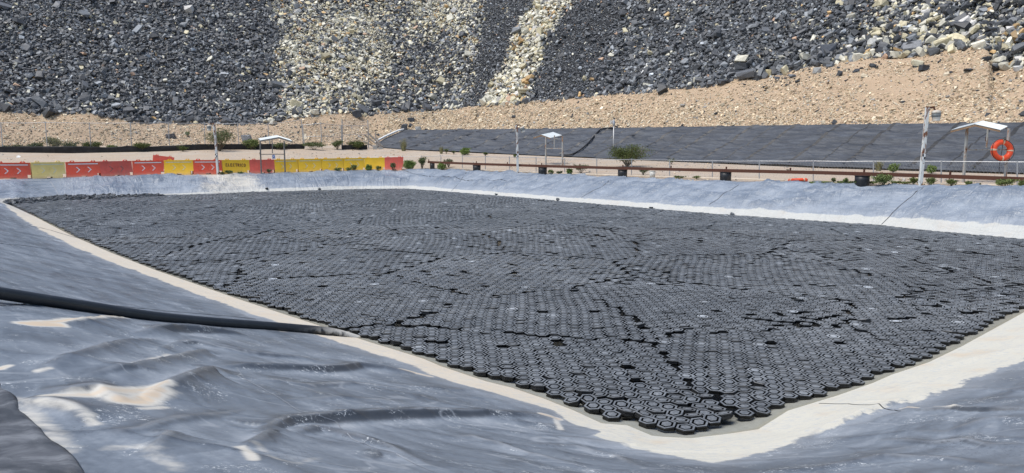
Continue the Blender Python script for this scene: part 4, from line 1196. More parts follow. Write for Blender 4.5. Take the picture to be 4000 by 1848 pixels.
# single boulders below the dump
def surf_at(P, u, v):
    f = P.reshape(-1, 3); pu_, pv_ = proj(f[:, 0], f[:, 1], f[:, 2])
    return f[np.argmin((pu_ - u) ** 2 + 1.5 * (pv_ - v) ** 2)]
GALL = np.concatenate([GA, G23[1:]], 0)
DK, LG_, CR, YE = [0.045, 0.049, 0.056], [0.13, 0.145, 0.165], [0.56, 0.53, 0.43], [0.52, 0.44, 0.26]
for u, v, w, h, c, lab in [
    (1583, 497, 27, 25, DK, 'round black boulder perched at the end of the sheeted berm'), (1608, 467, 28, 18, DK, 'dark blocky boulder on the bare tan slope above the berm end'),
    (1635, 500, 24, 18, [.42, .41, .38], 'pale grey boulder behind the berm edge beside the black one'), (1668, 504, 17, 6, DK, 'small flat dark rock on the berm edge'),
    (964, 540, 40, 36, [.20, .21, .22], 'mottled grey square boulder behind the chain link fence'), (670, 528, 38, 17, [.05, .045, .045], 'dark rag of rock on the tan mound behind the fence'),
    (2888, 226, 58, 34, CR, 'large cream boulder on top of a black block at the dump toe'), (2893, 256, 62, 34, DK, 'black block under the cream boulder at the dump toe'),
    (2880, 282, 56, 22, DK, 'flat dark slab below the black block at the dump toe'), (3008, 281, 42, 28, YE, 'yellowish striped boulder on the edge of the tan slope'),
    (3135, 219, 56, 34, CR, 'wide cream boulder beside the tall slate boulder at the toe'), (3225, 205, 62, 58, [.10, .11, .13], 'tall blue grey slate boulder at the dump toe'),
    (3185, 275, 34, 28, [.45, .45, .43], 'whitish boulder sitting alone on the tan slope'), (3240, 250, 36, 24, LG_, 'grey boulder just below the tall slate boulder'),
    (3348, 224, 42, 28, CR, 'cream boulder at the toe right of the slate boulder'), (3493, 214, 40, 30, CR, 'cream boulder against the big black boulder'),
    (3532, 176, 48, 42, DK, 'big black cube boulder among the cream rocks'), (3400, 170, 34, 38, [.55, .54, .5], 'upright white boulder in the mixed heap'),
    (3578, 246, 46, 32, [.56, .52, .38], 'pale yellow boulder lying out on the tan slope'), (3606, 266, 40, 26, DK, 'black boulder below the pale yellow boulder on the slope'),
    (3096, 296, 28, 14, LG_, 'small grey flat rock out on the tan slope'), (3900, 258, 62, 26, DK, 'dark ragged boulder at the foot of the notch on the right'),
    (3970, 268, 34, 24, [.5, .5, .48], 'white boulder near the right edge below the notch'), (3780, 272, 34, 14, DK, 'flat dark rock on the tan slope left of the notch'),
    (3710, 284, 18, 10, DK, 'small dark rock on the tan slope right of the pale yellow boulder'), (3030, 305, 22, 12, LG_, 'small grey rock on the tan slope'),
    (2820, 318, 50, 28, [.08, .088, .1], 'dark slate boulder near the low end of the tan edge'), (2726, 316, 30, 22, CR, 'cream boulder at the low end of the tan edge'),
    (1057, 468, 34, 20, CR, 'cream boulder at the toe above the chain link fence gate'), (1390, 442, 40, 26, DK, 'dark boulder sunk into the saddle of the tan mound'),
    (1068, 476, 30, 18, [.5, .48, .42], 'pale boulder half buried at the toe left of the mound'), (2530, 700, 1, 1, None, '')]:
    if c is None: continue
    p = surf_at(GALL if v > 400 or u < 2500 else np.concatenate([GALL, G34[1:30]], 0), u, v + h * .4)
    sc_ = FPX / p[1] if True else 1
    a = rng.uniform(0, PI)
    ww, hh = w / sc_, h / sc_
    mt = rotz(np.array(rng.uniform(-.5, .5))) @ tilt(np.array(rng.uniform(0, 6)), np.array(rng.uniform(0, .25))) @ np.diag([ww * 1.05, ww * .9, hh * 1.5])
    rock_thing((p[0], p[1] - 0.1, p[2] + hh * 0.30), mt, np.array(c), lab, None, 'boulder')
# PART5
# ------------------------------------------------------------------ black pipe running down the bank into the water
PP = [(-420, 1085, 6.9), (-200, 1115, 7.3), (0, 1146, 7.75), (314, 1194, 8.6), (594, 1240, 9.45), (820, 1272, 10.2), (1000, 1296, 10.8), (1150, 1310, 11.2), (1300, 1322, 11.5), (1420, 1331, 11.75), (1500, 1340, 11.9)]
pts = []
for u, v, Y in PP:
    x, y, z = at_Y(u, v, Y)
    pts.append((float(x), float(y), max(float(z), float(surf(x, y)) + 0.05 if u < 1350 else -1)))
pts = np.array(pts); pts[:, 2][0] = pts[2, 2] - .02
sq_ = np.linspace(0, len(pts) - 1, 90)
def cr(p, t):
    i = np.clip(t.astype(int), 0, len(p) - 2); f = (t - i)[:, None]
    a, b, c, d = p[np.clip(i - 1, 0, None)], p[i], p[i + 1], p[np.clip(i + 2, None, len(p) - 1)]
    return 0.5 * (2 * b + (c - a) * f + (2 * a - 5 * b + 4 * c - d) * f ** 2 + (3 * b - a - 3 * c + d) * f ** 3)
cp = cr(pts, sq_)
tb_ = MB(); tb_.tube([tuple(p) for p in cp], 0.066, 24)
o = tb_.build('pipe', M['pipe'], None, True)
tag(o, 'thick black plastic pipe running down the left bank into the pond', 'pipe')

# ------------------------------------------------------------------ plastic road barriers
BH = 0.95; BL = 1.6
def fy(z):
    """front face of the barrier: upright at the top, flaring to the foot"""
    t = np.clip(1 - z / BH, 0, 1)
    return -(0.095 + 0.19 * t ** 2.0)
def barrier_body():
    mb = MB()
    def loft(zs, xa, xb):
        prof_ = [(fy(z), z) for z in zs] + [(-fy(z), z) for z in reversed(zs)]
        n = len(prof_); vs_ = []
        for x in (xa, xb): vs_ += [(x, y, z) for y, z in prof_]
        fs = [(k, n + k, n + (k + 1) % n, (k + 1) % n) for k in range(n)] + [tuple(range(n)), tuple(reversed(range(n, 2 * n)))]
        mb.add(vs_, fs)
    h = BL / 2
    loft([0.235, .36, .5, .64, .78, .86], -h, h - 0.005)
    loft([0.863, .90, .935, BH], -h - .006, h + .002)
    loft([0.085, .16, 0.232], -h + 0.0, h - 0.17)
    loft([0.0, 0.082], -h + 0.0, -0.12); loft([0.0, 0.082], 0.14, h - 0.17)
    loft([0.085, .16, 0.225], h - 0.165, h - .16)
    for k in (-1, 1):                                     # shallow moulded ribs
        pass
    return mb.mesh('barrier_body', None)
def lug_mesh(x):
    mb = MB()
    w = 0.13
    out = [(-w, BH + .002), (w, BH + .002), (w * .55, BH + .085), (-w * .4, BH + .085)]
    inn = [(-w * .35, BH + .022), (w * .45, BH + .022), (w * .35, BH + .066), (-w * .25, BH + .066)]
    vs_ = []
    for y in (-.03, .03): vs_ += [(x + a, y, b) for a, b in out] + [(x + a, y, b) for a, b in inn]
    fs = []
    for k in range(4):
        k2 = (k + 1) % 4
        fs += [(k, k2, 4 + k2, 4 + k), (8 + k2, 8 + k, 12 + k, 12 + k2), (k2, k, 8 + k, 8 + k2), (4 + k, 4 + k2, 12 + k2, 12 + k)]
    mb.add(vs_, fs); return mb.mesh('lug', None)
def on_front(poly2, mb, off=0.005):
    """a strip given as left/right rows of (x, z) laid on the front face"""
    for (a, b) in zip(poly2[:-1], poly2[1:]):
        q_ = [a[0], b[0], b[1], a[1]]
        mb.quad(*[(x, fy(z) - off, z) for x, z in q_])
def stripe_mesh():
    mb = MB(); on_front([((-.70 + 1.40 * k / 8, .79), (-.70 + 1.40 * k / 8, .845)) for k in range(9)], mb); return mb.mesh('stripe', None)
def chevron_mesh(x0):
    mb = MB(); rows = []
    for k in range(13):
        z = .31 + .33 * k / 12; d = 1 - abs(k - 6) / 6
        rows.append(((x0 + .135 * d, z), (x0 + .135 * d + .065, z)))
    on_front(rows, mb); return mb.mesh('chevron', None)
def rib_mesh(x0):
    mb = MB()
    P = [(x0 + .17 * math.cos(PI / 3 * k), .47 + .20 * math.sin(PI / 3 * k)) for k in range(7)]
    for a, b in zip(P[:-1], P[1:]):
        n = 5
        for i in range(n):
            p = [a[j] + (b[j] - a[j]) * i / n for j in (0, 1)]; q_ = [a[j] + (b[j] - a[j]) * (i + 1) / n for j in (0, 1)]
            mb.tube([(p[0], fy(p[1]), p[1]), (q_[0], fy(q_[1]), q_[1])], 0.008, 5, False)
    return mb.mesh('moulded_rib', None)
BM_ = dict(body=barrier_body(), lugA=lug_mesh(-.50), lugB=lug_mesh(.48), ribA=rib_mesh(-.40), ribB=rib_mesh(.16), stripe=stripe_mesh(), chA=chevron_mesh(-.36), chB=chevron_mesh(.18))
def inst(me, name, mat, parent):
    m2 = me.copy(); m2.materials.clear(); m2.materials.append(mat)
    o = bpy.data.objects.new(name, m2); COL.objects.link(o); o.parent = parent; return o
GLY = {'E': [[(.9, 1), (.1, .95), (.15, .5), (.05, 0), (.95, .05)], [(.15, .52), (.7, .55)]], 'L': [[(.15, 1), (.1, .05), (.9, .1)]],
       'C': [[(.9, .85), (.5, 1), (.1, .6), (.2, .1), (.9, .1)]], 'T': [[(0, .95), (1, 1)], [(.5, .97), (.55, 0)]],
       'R': [[(.15, 0), (.1, 1), (.8, .9), (.75, .6), (.15, .5), (.95, 0)]], 'I': [[(.5, 1), (.45, 0)]],
       'O': [[(.5, 1), (.1, .7), (.1, .25), (.5, 0), (.9, .3), (.85, .8), (.5, 1)]]}
def graffiti(parent):
    mb = MB(); x = -.60
    for k, ch in enumerate('ELECTRICO'):
        w = .05 if ch == 'I' else .105
        hgt = .19; zb = .525 - .004 * k
        for st in GLY[ch]:
            P = [(x + a * w, zb + b * hgt) for a, b in st]
            for a, b in zip(P[:-1], P[1:]):
                dx, dz = b[0] - a[0], b[1] - a[1]; l = math.hypot(dx, dz) + 1e-6
                ex_, ez = dx / l * .012, dz / l * .012
                nx, nz = -dz / l * .017, dx / l * .017
                c4 = [(a[0] - ex_ + nx, a[1] - ez + nz), (a[0] - ex_ - nx, a[1] - ez - nz), (b[0] + ex_ - nx, b[1] + ez - nz), (b[0] + ex_ + nx, b[1] + ez + nz)]
                o_ = .006 + .0004 * len(mb.f)
                mb.quad(*[(p, fy(z_) - o_ * .9, z_) for p, z_ in c4])
        x += w + .034
    mb.build('painted_lettering', M['maroon'], parent)
BASEV = [(-200, 705), (0, 700), (123, 699), (330, 693.5), (580, 685.5), (700, 683), (870, 681), (1020, 679), (1120, 676), (1300, 671), (1385, 669), (1576, 664)]
BARS = [(-22, 124, 'red', 'white', 'red barrier with two white chevrons at the far left end of the row'),
        (127, 260, 'pale_yellow', 'dull', 'faded pale yellow barrier, the only one sun bleached almost cream'),
        (262, 396, 'red', 'white', 'red barrier with white chevrons between the pale yellow and the scuffed red one'),
        (396, 522, 'faded_red', 'worn', 'scuffed red barrier without stripe, grey smudges where chevrons were'),
        (522, 642, 'red', 'white', 'red barrier with white chevrons left of the first bright yellow one'),
        (642, 757, 'yellow', 'dull', 'bright yellow barrier standing alone between two red ones with chevrons'),
        (757, 870, 'red', 'white', 'red barrier with white chevrons behind the rusty lamp post'),
        (871, 978, 'yellow', 'text', 'yellow barrier with ELECTRICO hand painted in maroon'),
        (977, 1076, 'faded_red', None, 'plain dull red barrier behind the roofed stand'),
        (1075, 1167, 'yellow', 'dull', 'yellow barrier with chevrons half hidden by the post of the roofed stand'),
        (1168, 1260, 'yellow', 'dull', 'yellow barrier with chevrons, second in the run of five yellow ones'),
        (1260, 1345, 'yellow', 'dull', 'yellow barrier with chevrons, middle of the run of five yellow ones'),
        (1345, 1427, 'yellow', 'dull', 'yellow barrier with chevrons and a weed growing against its middle'),
        (1425, 1504, 'yellow', None, 'plain yellow barrier without chevrons next to the last red one'),
        (1503, 1577, 'faded_red', None, 'plain red barrier at the right hand end of the row')]
GRP = 'plastic barriers lined up along the pond bank'
def barrier(pa, pb, colr, deco, label, roll=0.0):
    d = pb - pa; L = math.hypot(d.x, d.y)
    c = (pa + pb) / 2
    r_ = empty('road_barrier', (c.x, c.y, min(pa.z, pb.z) + 0.01), math.atan2(d.y, d.x))
    # the front foot stands on the base line
    off = 0.26; r_.location += Vector((-d.y / L * off, d.x / L * off, 0))
    r_.rotation_euler = (0, roll - math.atan2(d.z, L) * 0.9, math.atan2(d.y, d.x))
    r_.scale = (L * 0.995 / BL, 1, 1)
    tag(r_, label, 'road barrier', GRP)
    m_ = M[colr]
    inst(BM_['body'], 'body', m_, r_)
    inst(BM_['lugA'], 'lug', m_, r_); inst(BM_['lugB'], 'lug', m_, r_)
    inst(BM_['ribA'], 'moulded_rib', m_, r_); inst(BM_['ribB'], 'moulded_rib', m_, r_)
    if deco in ('white', 'dull'):
        dm = M['white'] if deco == 'white' else M['dull_white' if colr == 'yellow' else 'white2']
        inst(BM_['stripe'], 'reflective_stripe', dm, r_)
        inst(BM_['chA'], 'chevron', dm, r_); inst(BM_['chB'], 'chevron', dm, r_)
    if deco == 'worn':
        inst(BM_['chA'], 'worn_chevron', M['smudge'], r_); inst(BM_['chB'], 'worn_chevron', M['smudge'], r_)
    if deco == 'text': graffiti(r_)
    return r_
M['white2'] = mat_flat('faded_cream_paint', (0.78, 0.70, 0.47), 0.6, 0.15, 5)
M['smudge'] = mat_flat('grey_smudge', (0.36, 0.16, 0.13), 0.7, 0.6, 9)
for ua, ub, colr, deco, lab in BARS:
    barrier(gpt(ua, yc(BASEV, ua)), gpt(ub, yc(BASEV, ub)), colr, deco, lab)
b_ = barrier(gpt(588, 674), gpt(672, 671), 'faded_red', None, 'red barrier lying tipped over behind the row, only a corner showing', R(9))
b_.location += Vector((0.0, 0.2, 0.12))

# ------------------------------------------------------------------ lamp posts
def lamp_post(ub, vb, ut, vt, side, width, label, tilt_=0.0, big=1.0):
    p = gpt(ub, vb); x1, y1, z1 = at_Y(ut, vt, p.y)
    h = float(z1) - p.z; dx = float(x1) - p.x
    r_ = empty('lamp_post', p)
    tag(r_, label, 'lamp post', 'rusty white lamp posts round the pond')
    w = width
    mb = MB(); mb.bar((0, 0, -.1), (dx, 0, h), w); mb.build('pole', M['rusty_white'], r_, bevel=0.008)
    mb = MB(); mb.bar((dx - side * .06, 0, h + 0.012), (dx + side * .22 * big, 0, h + .012 - .02), .05 * big); mb.bar((dx + side * .20 * big, 0, h - .02), (dx + side * .26 * big, 0, h - .10 * big), .04)
    mb.build('arm', M['rust'], r_)
    l = bpy.data.objects.new('lamp_housing', MB().lathe([(.03, 0), (.09, -.01), (.13, -.05), (.135, -.10), (.12, -.105)], 20).mesh('lamp_housing', M['lamp'], True)); COL.objects.link(l); l.parent = r_
    l.location = (dx + side * .27 * big, -.02, h - .08 * big); l.rotation_euler = (0, tilt_, 0); l.scale = (big,) * 3
    k = bpy.data.objects.new('ring', MB().lathe([(.125, -.106), (.132, -.12), (.132, -.20), (.122, -.206)], 20).mesh('ring', M['lamp_grey'], True)); COL.objects.link(k); k.parent = l
    k = bpy.data.objects.new('lens', MB().lathe([(.12, -.207), (.115, -.25), (.105, -.31), (.12, -.325), (.10, -.335)], 20).mesh('lens', M['lamp'], True)); COL.objects.link(k); k.parent = l
    f = 0.38
    pl = MB(); ww = w * .5 + .004
    t = bpy.data.objects.new('survey_sticker', MB().box(-w * .5, w * .5, -ww - .003, -ww, -.11, .11).mesh('survey_sticker', M['white'])); COL.objects.link(t); t.parent = r_; t.location = (dx * f, 0, h * f)
    c = MB(); c.box(-w * .48, 0, -ww - .006, -ww - .0035, 0.005, .10); c.box(0, w * .48, -ww - .006, -ww - .0035, -.10, -.005)
    k = bpy.data.objects.new('check_mark', c.mesh('check_mark', M['black'])); COL.objects.link(k); k.parent = t
    return r_
lamp_post(852, 683, 836, 482, -1, .14, 'rusty white lamp post in front of the red and yellow barriers', R(4), 1.15)
lamp_post(2023, 679, 2018, 489, 1, .145, 'rusty white lamp post left of the pale roofed stand, its lamp hanging askew', R(-22), 1.15)
lamp_post(3594, 730, 3623, 420, 1, .125, 'largest rusty white lamp post, leaning right beside the orange ring stand', R(-3), 1.25)

# ------------------------------------------------------------------ little roofed stands for the life rings
def stand(ul, vl, ur, vr, vt, label, roof, mat='rusty_post'):
    a, b = gpt(ul, vl), gpt(ur, vr)
    d = b - a; L = math.hypot(d.x, d.y)
    r_ = empty('roofed_stand', a, math.atan2(d.y, d.x)); tag(r_, label, 'roofed stand', 'roofed life ring stands')
    h = float(at_Y(ul, vt, a.y)[2]) - a.z
    dz = d.z
    for x in (0, L):
        mb = MB(); mb.bar((x, 0, -.1 + (dz if x else 0)), (x, 0, h), .085); mb.build('post', M[mat], r_)
    mb = MB(); mb.bar((0.05, 0, h * .60), (L - .05, 0, h * .60), .05); mb.build('crossbar', M[mat], r_)
    mb = MB(); mb.bar((L * .5, 0.02, h * .63), (L * .5, .02, h + .10), .05); mb.build('hanger', M[mat], r_)
    for x in (L * .42, -.07):
        mb = MB(); mb.tube([(x, -.06, h * .84 if x > 0 else h * .66), (x, -.06, h * .76 if x > 0 else h * .60), (x + .07, -.06, h * .76 if x > 0 else h * .60)], .014, 6); mb.build('hook', M['rust'], r_)
    # gable roof of corrugated sheet: front eave, ridge, eave; the whole of it rises towards the back
    inv = r_.matrix_basis.inverted()
    FL_, FA, FR, dv = roof
    pf = [inv @ Vector([float(c_) for c_ in at_Y(*q)]) for q in (FL_, FA, FR)]
    bk = inv @ Vector([float(c_) for c_ in at_Y(FA[0] + dv[0], FA[1] + dv[1], FA[2] + dv[2])]) - pf[1]
    for i in (0, 1):
        k = 24; vs_ = []; fs = []
        for j in range(k + 1):
            cz = Vector((0, 0, .02 * math.cos(j * PI)))
            vs_ += [pf[i] + bk * (j / k) + cz, pf[i + 1] + bk * (j / k) + cz]
        for j in range(k): fs.append((j * 2, j * 2 + 1, j * 2 + 3, j * 2 + 2))
        mb = MB(); mb.add(vs_, fs); o = mb.build('roof_sheet', M['roof'], r_)
        md = o.modifiers.new('thick', 'SOLIDIFY'); md.thickness = .008
    dn = Vector((0, 0, -.055))
    for f in (0.03, .97):
        mb = MB()
        for i in (0, 1): mb.bar(pf[i] + bk * f + dn, pf[i + 1] + bk * f + dn, .06)
        mb.build('fascia', M['brown'] if mat == 'rusty_post' else M['grey_wood'], r_)
    return r_, L, h
s1, L1, h1 = stand(1021, 681, 1114, 679, 551, 'small roofed stand on grey posts in front of the yellow barriers', ((1017, 549, 46.6), (1090, 536, 46.4), (1142, 552, 46.2), (-9, -7, .9)), 'grey_wood')
s2, L2, h2 = stand(2132, 647, 2197, 650, 535, 'small pale roofed stand on rusty posts before the black sheeted berm', ((2083, 537, 53.6), (2114, 526.6, 52.9), (2148, 539, 52.2), (46, -10, .9)))
s3, L3, h3 = stand(3763, 712, 3926, 703, 500, 'largest roofed stand at the right, with the orange ring hanging from it', ((3714, 510, 31.7), (3808, 486, 30.9), (3906, 508, 30.1), (30, -13, .55)))
# blue printed card hanging under the left stand
p = s1.matrix_basis @ Vector((L1 * .53, -.07, h1 * .60 - .17))
r_ = empty('hanging_card', p, s1.rotation_euler.z); tag(r_, 'small blue and white printed card hanging under the left stand', 'card')
MB().box(-.10, .10, -.004, .004, -.13, .13).build('card', M['white'], r_)
q_ = MB(); q_.tube([(.075 * math.cos(a), -.008, .04 + .075 * math.sin(a)) for a in np.linspace(0, 2 * PI, 17)], .017, 6); q_.build('blue_ring', M['blue'], r_)
MB().box(-.09, .09, -.009, -.005, -.11, -.065).build('blue_bar', M['blue'], r_)
MB().tube([(0, 0, .13), (0, 0.02, .19)], .004, 5).build('cord', M['rope'], r_)

# life rings
def ring(label, R0_=.36, r0=.115):
    r_ = empty('life_ring'); tag(r_, label, 'life ring')
    n, k = 48, 16; vs_ = []; fs = []
    for i in range(n):
        for j in range(k):
            a, b = 2 * PI * i / n, 2 * PI * j / k
            rr = R0_ + r0 * math.cos(b); vs_.append((rr * math.cos(a), r0 * .85 * math.sin(b), rr * math.sin(a)))
    for i in range(n):
        for j in range(k):
            fs.append((i * k + j, i * k + (j + 1) % k, ((i + 1) % n) * k + (j + 1) % k, ((i + 1) % n) * k + j))
    mb = MB(); mb.add(vs_, fs); mb.build('ring_body', M['orange'], r_, True)
    for t in (0, PI / 2, PI, 1.5 * PI):
        vs_ = []; fs = []
        for i in range(4):
            a = t - .09 + .18 * i / 3
            for j in range(k):
                b = 2 * PI * j / k; rr = R0_ + (r0 + .006) * math.cos(b); vs_.append((rr * math.cos(a), (r0 * .85 + .005) * math.sin(b), rr * math.sin(a)))
        for i in range(3):
            for j in range(k): fs.append((i * k + j, i * k + (j + 1) % k, (i + 1) * k + (j + 1) % k, (i + 1) * k + j))
        mb = MB(); mb.add(vs_, fs); mb.build('tape_band', M['tape'], r_, True)
    mb = MB()
    for q in range(4):
        pts_ = []
        for i in range(9):
            a = q * PI / 2 + PI / 2 * i / 8; rr = R0_ + r0 * 1.03 + .03 * math.sin(PI * i / 8) - (.10 * math.sin(PI * i / 8) if q == 0 else 0)
            pts_.append((rr * math.cos(a), -.06 - (.07 if q == 0 else 0) * math.sin(PI * i / 8), rr * math.sin(a)))
        mb.tube(pts_, .012, 6)
    mb.build('grab_rope', M['rope'], r_)
    return r_
postR = s3.matrix_basis @ Vector((L3, 0, 0))
x, y, z = at_Y(3914, 587, postR.y - 0.2)
k = 95 * (postR.y - .2) / FPX / (2 * (.36 + .115))
lr = ring('bright orange life ring hung on the post of the right hand stand'); lr.location = (x, y, z); lr.scale = (k, k, k * .88); lr.rotation_euler = (R(-4), R(3), R(8))
mb = MB(); mb.tube([(0.0, -.02, .36), (-.03, -.05, .1), (-.06, -.03, -.30), (-.06, 0.0, -.55), (-.05, .02, -.95)], .012, 6); mb.tube([(.36, -.05, -.2), (.30, -.02, -.45), (.2, .0, -.62), (.0, .0, -.66)], .01, 6); mb.tube([(-.05, -.1, .40), (.0, -.13, .47), (.06, -.1, .40)], .02, 6); mb.build('line', M['rope'], lr)
p = gpt(3123, 711); lr2 = ring('orange red life ring lying flat on the ground by the rusty rail'); k2 = 74 * p.y / FPX / .95
lr2.location = p + Vector((0, .2, .07)); lr2.scale = (k2,) * 3; lr2.rotation_euler = (R(86), 0, R(20))

# ------------------------------------------------------------------ rusty rail on black drums
DR = [(1688, 661, 19, 637), (1862, 671, 31, 645), (2120, 685, 34, 653.5), (2433, 694, 37, 663), (2837, 708, 44, 671.5), (3373, 725, 55, 686), (4150, 738, 70, 704)]
RAILV = [(1672, 633), (1873, 641), (2128, 649), (2400, 656.5), (2835, 666.5), (3200, 674.5), (3604, 686), (4000, 700), (4300, 711)]
DLAB = ['black drum at the far left end of the rusty rail', 'second black drum from the far end of the rusty rail', 'black drum right of the leaning middle lamp post', 'black drum below the dark bush and left of the white bucket',
        'black drum under the rail left of the flat orange ring', 'nearest black drum beside the leafy weed', 'black drum beyond the right edge']
Yd = []
for (u, v, wpx, vt), lb in zip(DR, DLAB):
    p = gpt(u, v) + Vector((0, .15, 0)); Yd.append((u, p.y))
    rr = wpx / 2 * p.y / FPX; hh = float(at_Y(u, vt, p.y)[2]) - p.z
    r_ = empty('drum', p); tag(r_, lb, 'drum', 'black drums carrying the rusty rail')
    MB().lathe([(rr * .93, -.05), (rr * .96, .0), (rr * .98, hh * .5), (rr * .98, hh * .93)], 28).build('barrel', M['black'], r_, True)
    MB().lathe([(rr * 1.0, hh * .931), (rr * 1.04, hh * .95), (rr * 1.04, hh), (rr * .2, hh + .003)], 28).build('rim', M['black'], r_, False)
us = np.arange(1672, 4310, 20)
Yr = np.interp(us, [a for a, b in Yd], [b for a, b in Yd])
rp = [tuple(float(c_) for c_ in at_Y(u, yc(RAILV, u), Y)) for u, Y in zip(us, Yr)]
rl = empty('rail', rp[0]); tag(rl, 'long rust brown rail lying across the black drums along the bank', 'rail')
rel = lambda q: tuple(np.array(q) - np.array(rp[0]))
mb = MB(); mb.tube([rel(q) for q in rp], .105, 4, True, True); mb.build('beam', M['rust'], rl)
for u in [1675, 1764, 1861, 1982, 2116, 2265, 2433, 2621, 2837, 3087, 3375, 3711, 4060]:
    Y = float(np.interp(u, us, Yr)); q = at_Y(u, yc(RAILV, u), Y); q = rel([float(c_) for c_ in q])
    MB().box(q[0] - .03, q[0] + .03, q[1] - .03, q[1] + .03, q[2] + .05, q[2] + .19).build('peg', M['rust'], rl)

# ------------------------------------------------------------------ fences
def wire_net(mb, P, h0, h1, pitch, rad):
    """diamond wire between posts: P list of (foot, top)"""
    for (a, at_), (b, bt_) in zip(P[:-1], P[1:]):
        L = (b - a).length; n = max(2, int(L / pitch))
        m_ = int((h1 - h0) / pitch)
        A0 = a + (at_ - a) * 0.04; B0 = b + (bt_ - b) * 0.04
        def at(s, t): return (A0 * (1 - s) + B0 * s) * (1 - t) + (at_ * (1 - s) + bt_ * s) * t
        for i in range(-m_, n):
            for sg in (0, 1):
                s0, s1 = i / n, (i + m_) / n; t0, t1 = 0.0, 1.0
                if s0 < 0: t0 = -s0 / (s1 - s0); s0 = 0
                if s1 > 1: t1 = t0 + (1 - s0) / (s1 - s0) * (1 - t0) if s0 > 0 else t0 + (1 - t0) * 1 / s1; s1 = 1
                if sg: s0, s1 = 1 - s0, 1 - s1
                mb.tube([at(s0, t0), at(s1, t1)], rad, 3, False)
def fence(label, posts, netp, rad, prad, name='chain_link_fence', rails=(1.0,), cat='fence'):
    P = []
    for u, v, vt, lean in posts:
        p = gpt(u, v); t = Vector(tuple(float(c_) for c_ in at_Y(u + lean, vt, p.y))); P.append((p, t))
    r_ = empty(name, P[0][0]); tag(r_, label, cat); o0 = P[0][0]
    P = [(a - o0, b - o0) for a, b in P]
    for a, b in P:
        mb = MB(); mb.tube([a - Vector((0, 0, .1)), b + (b - a).normalized() * .05], prad, 8); mb.build('post', M['steel'], r_)
    for f in rails:
        mb = MB()
        for (a, b), (c, d) in zip(P[:-1], P[1:]):
            m0, m1 = a + (b - a) * f, c + (d - c) * f; mid = (m0 + m1) / 2 + Vector((0, 0, -.012 * random.random() * (m1 - m0).length))
            mb.tube([m0, mid, m1], prad * .62, 6)
        mb.build('top_rail' if f == rails[0] else 'rail', M['steel'], r_)
    if netp:
        mb = MB(); wire_net(mb, P, 0, (P[0][1] - P[0][0]).length, netp, rad); mb.build('wire_mesh', M['steel'], r_)
    return r_
vb = lambda u: yc(V1, u) - 3
fence('tall galvanised chain link fence before the tan mound on the left', [(u, vb(u), vt, ln) for u, vt, ln in [(-330, 482, -20), (-160, 481, -16), (12, 480, -9), (186, 479, -9), (356, 481, -7), (515, 480, -6), (662, 481, -4), (801, 482, -2), (934, 482, -6), (1055, 485, -9), (1186, 468, -9)]], .14, .0028, .035)
fence('grey steel gate frame standing in the gap of the chain link fence', [(1190, vb(1190) + 1, 488, -8), (1258, 582, 482, -5), (1335, 582, 491, -2)], .16, .0028, .035, 'gate', (1.0, .5), 'gate')
fence('short chain link panel with tall posts right of the gate', [(1339, 582, 472, -3), (1440, 580, 472, -3)], .16, .0028, .04, 'fence_panel', (.82, .5), 'fence')
fence('low galvanised fence with a pale pipe top rail along the track', [(u, v, vt, 0) for u, v, vt in [(1040, 652, 626), (1250, 652, 620), (1430, 655, 615), (1573, 657, 611), (1645, 659, 610), (1722, 660, 609), (1806, 659, 610), (1896, 663, 612), (1990, 667, 614),
      (2094, 672, 616), (2206, 675, 621), (2331, 679, 621), (2467, 684, 623), (2616, 690, 626), (2783, 695, 627.5), (2966, 702, 629), (3177, 706, 629), (3412, 710, 630), (3677, 717, 630.5), (3974, 724, 633), (4270, 733, 634)]], .13, .0020, .026)

# silt cloth along the foot of the tall fence
def cloth(us_, top, bot, label):
    n = len(us_); k = 7; vs_ = []
    for u in us_:
        p = gpt(u, float(yc(bot, u)))
        zt = float(at_Y(u, float(yc(top, u)) + 0.6 * vnoise(u * .05, 0.0, 3), p.y)[2])
        for j in range(k):
            t = j / (k - 1)
            w = .09 * float(fbm(np.array(u * .02), np.array(t * 1.2), 7, 3)) * math.sin(PI * t * .9 + .1)
            vs_.append((p.x, p.y - .25 + w + .05 * (1 - t), p.z - .05 + (zt - p.z + .05) * t))
    ix = np.arange(n * k).reshape(n, k); qf = np.stack([ix[:-1, :-1], ix[1:, :-1], ix[1:, 1:], ix[:-1, 1:]], -1).reshape(-1, 4)
    o = np_mesh('silt_cloth', np.array(vs_), qf, np.full(len(qf), 4), M['silt'], smooth=True)
    md = o.modifiers.new('thick', 'SOLIDIFY'); md.thickness = .01
    tag(o, label, 'silt fence')
cloth(np.arange(-260, 1193, 6), [(-260, 572), (0, 572), (125, 572), (310, 571), (435, 575.5), (512, 569), (590, 572), (800, 562.5), (1000, 562), (1192, 563)],
      [(-260, 595), (0, 595), (280, 598), (435, 595), (620, 591), (800, 585), (1192, 581)], 'long black silt cloth strip along the foot of the tall fence')
cloth(np.arange(1337, 1442, 5), [(1337, 567), (1441, 566)], [(1337, 584), (1441, 583)], 'short black silt cloth piece at the panel right of the gate')

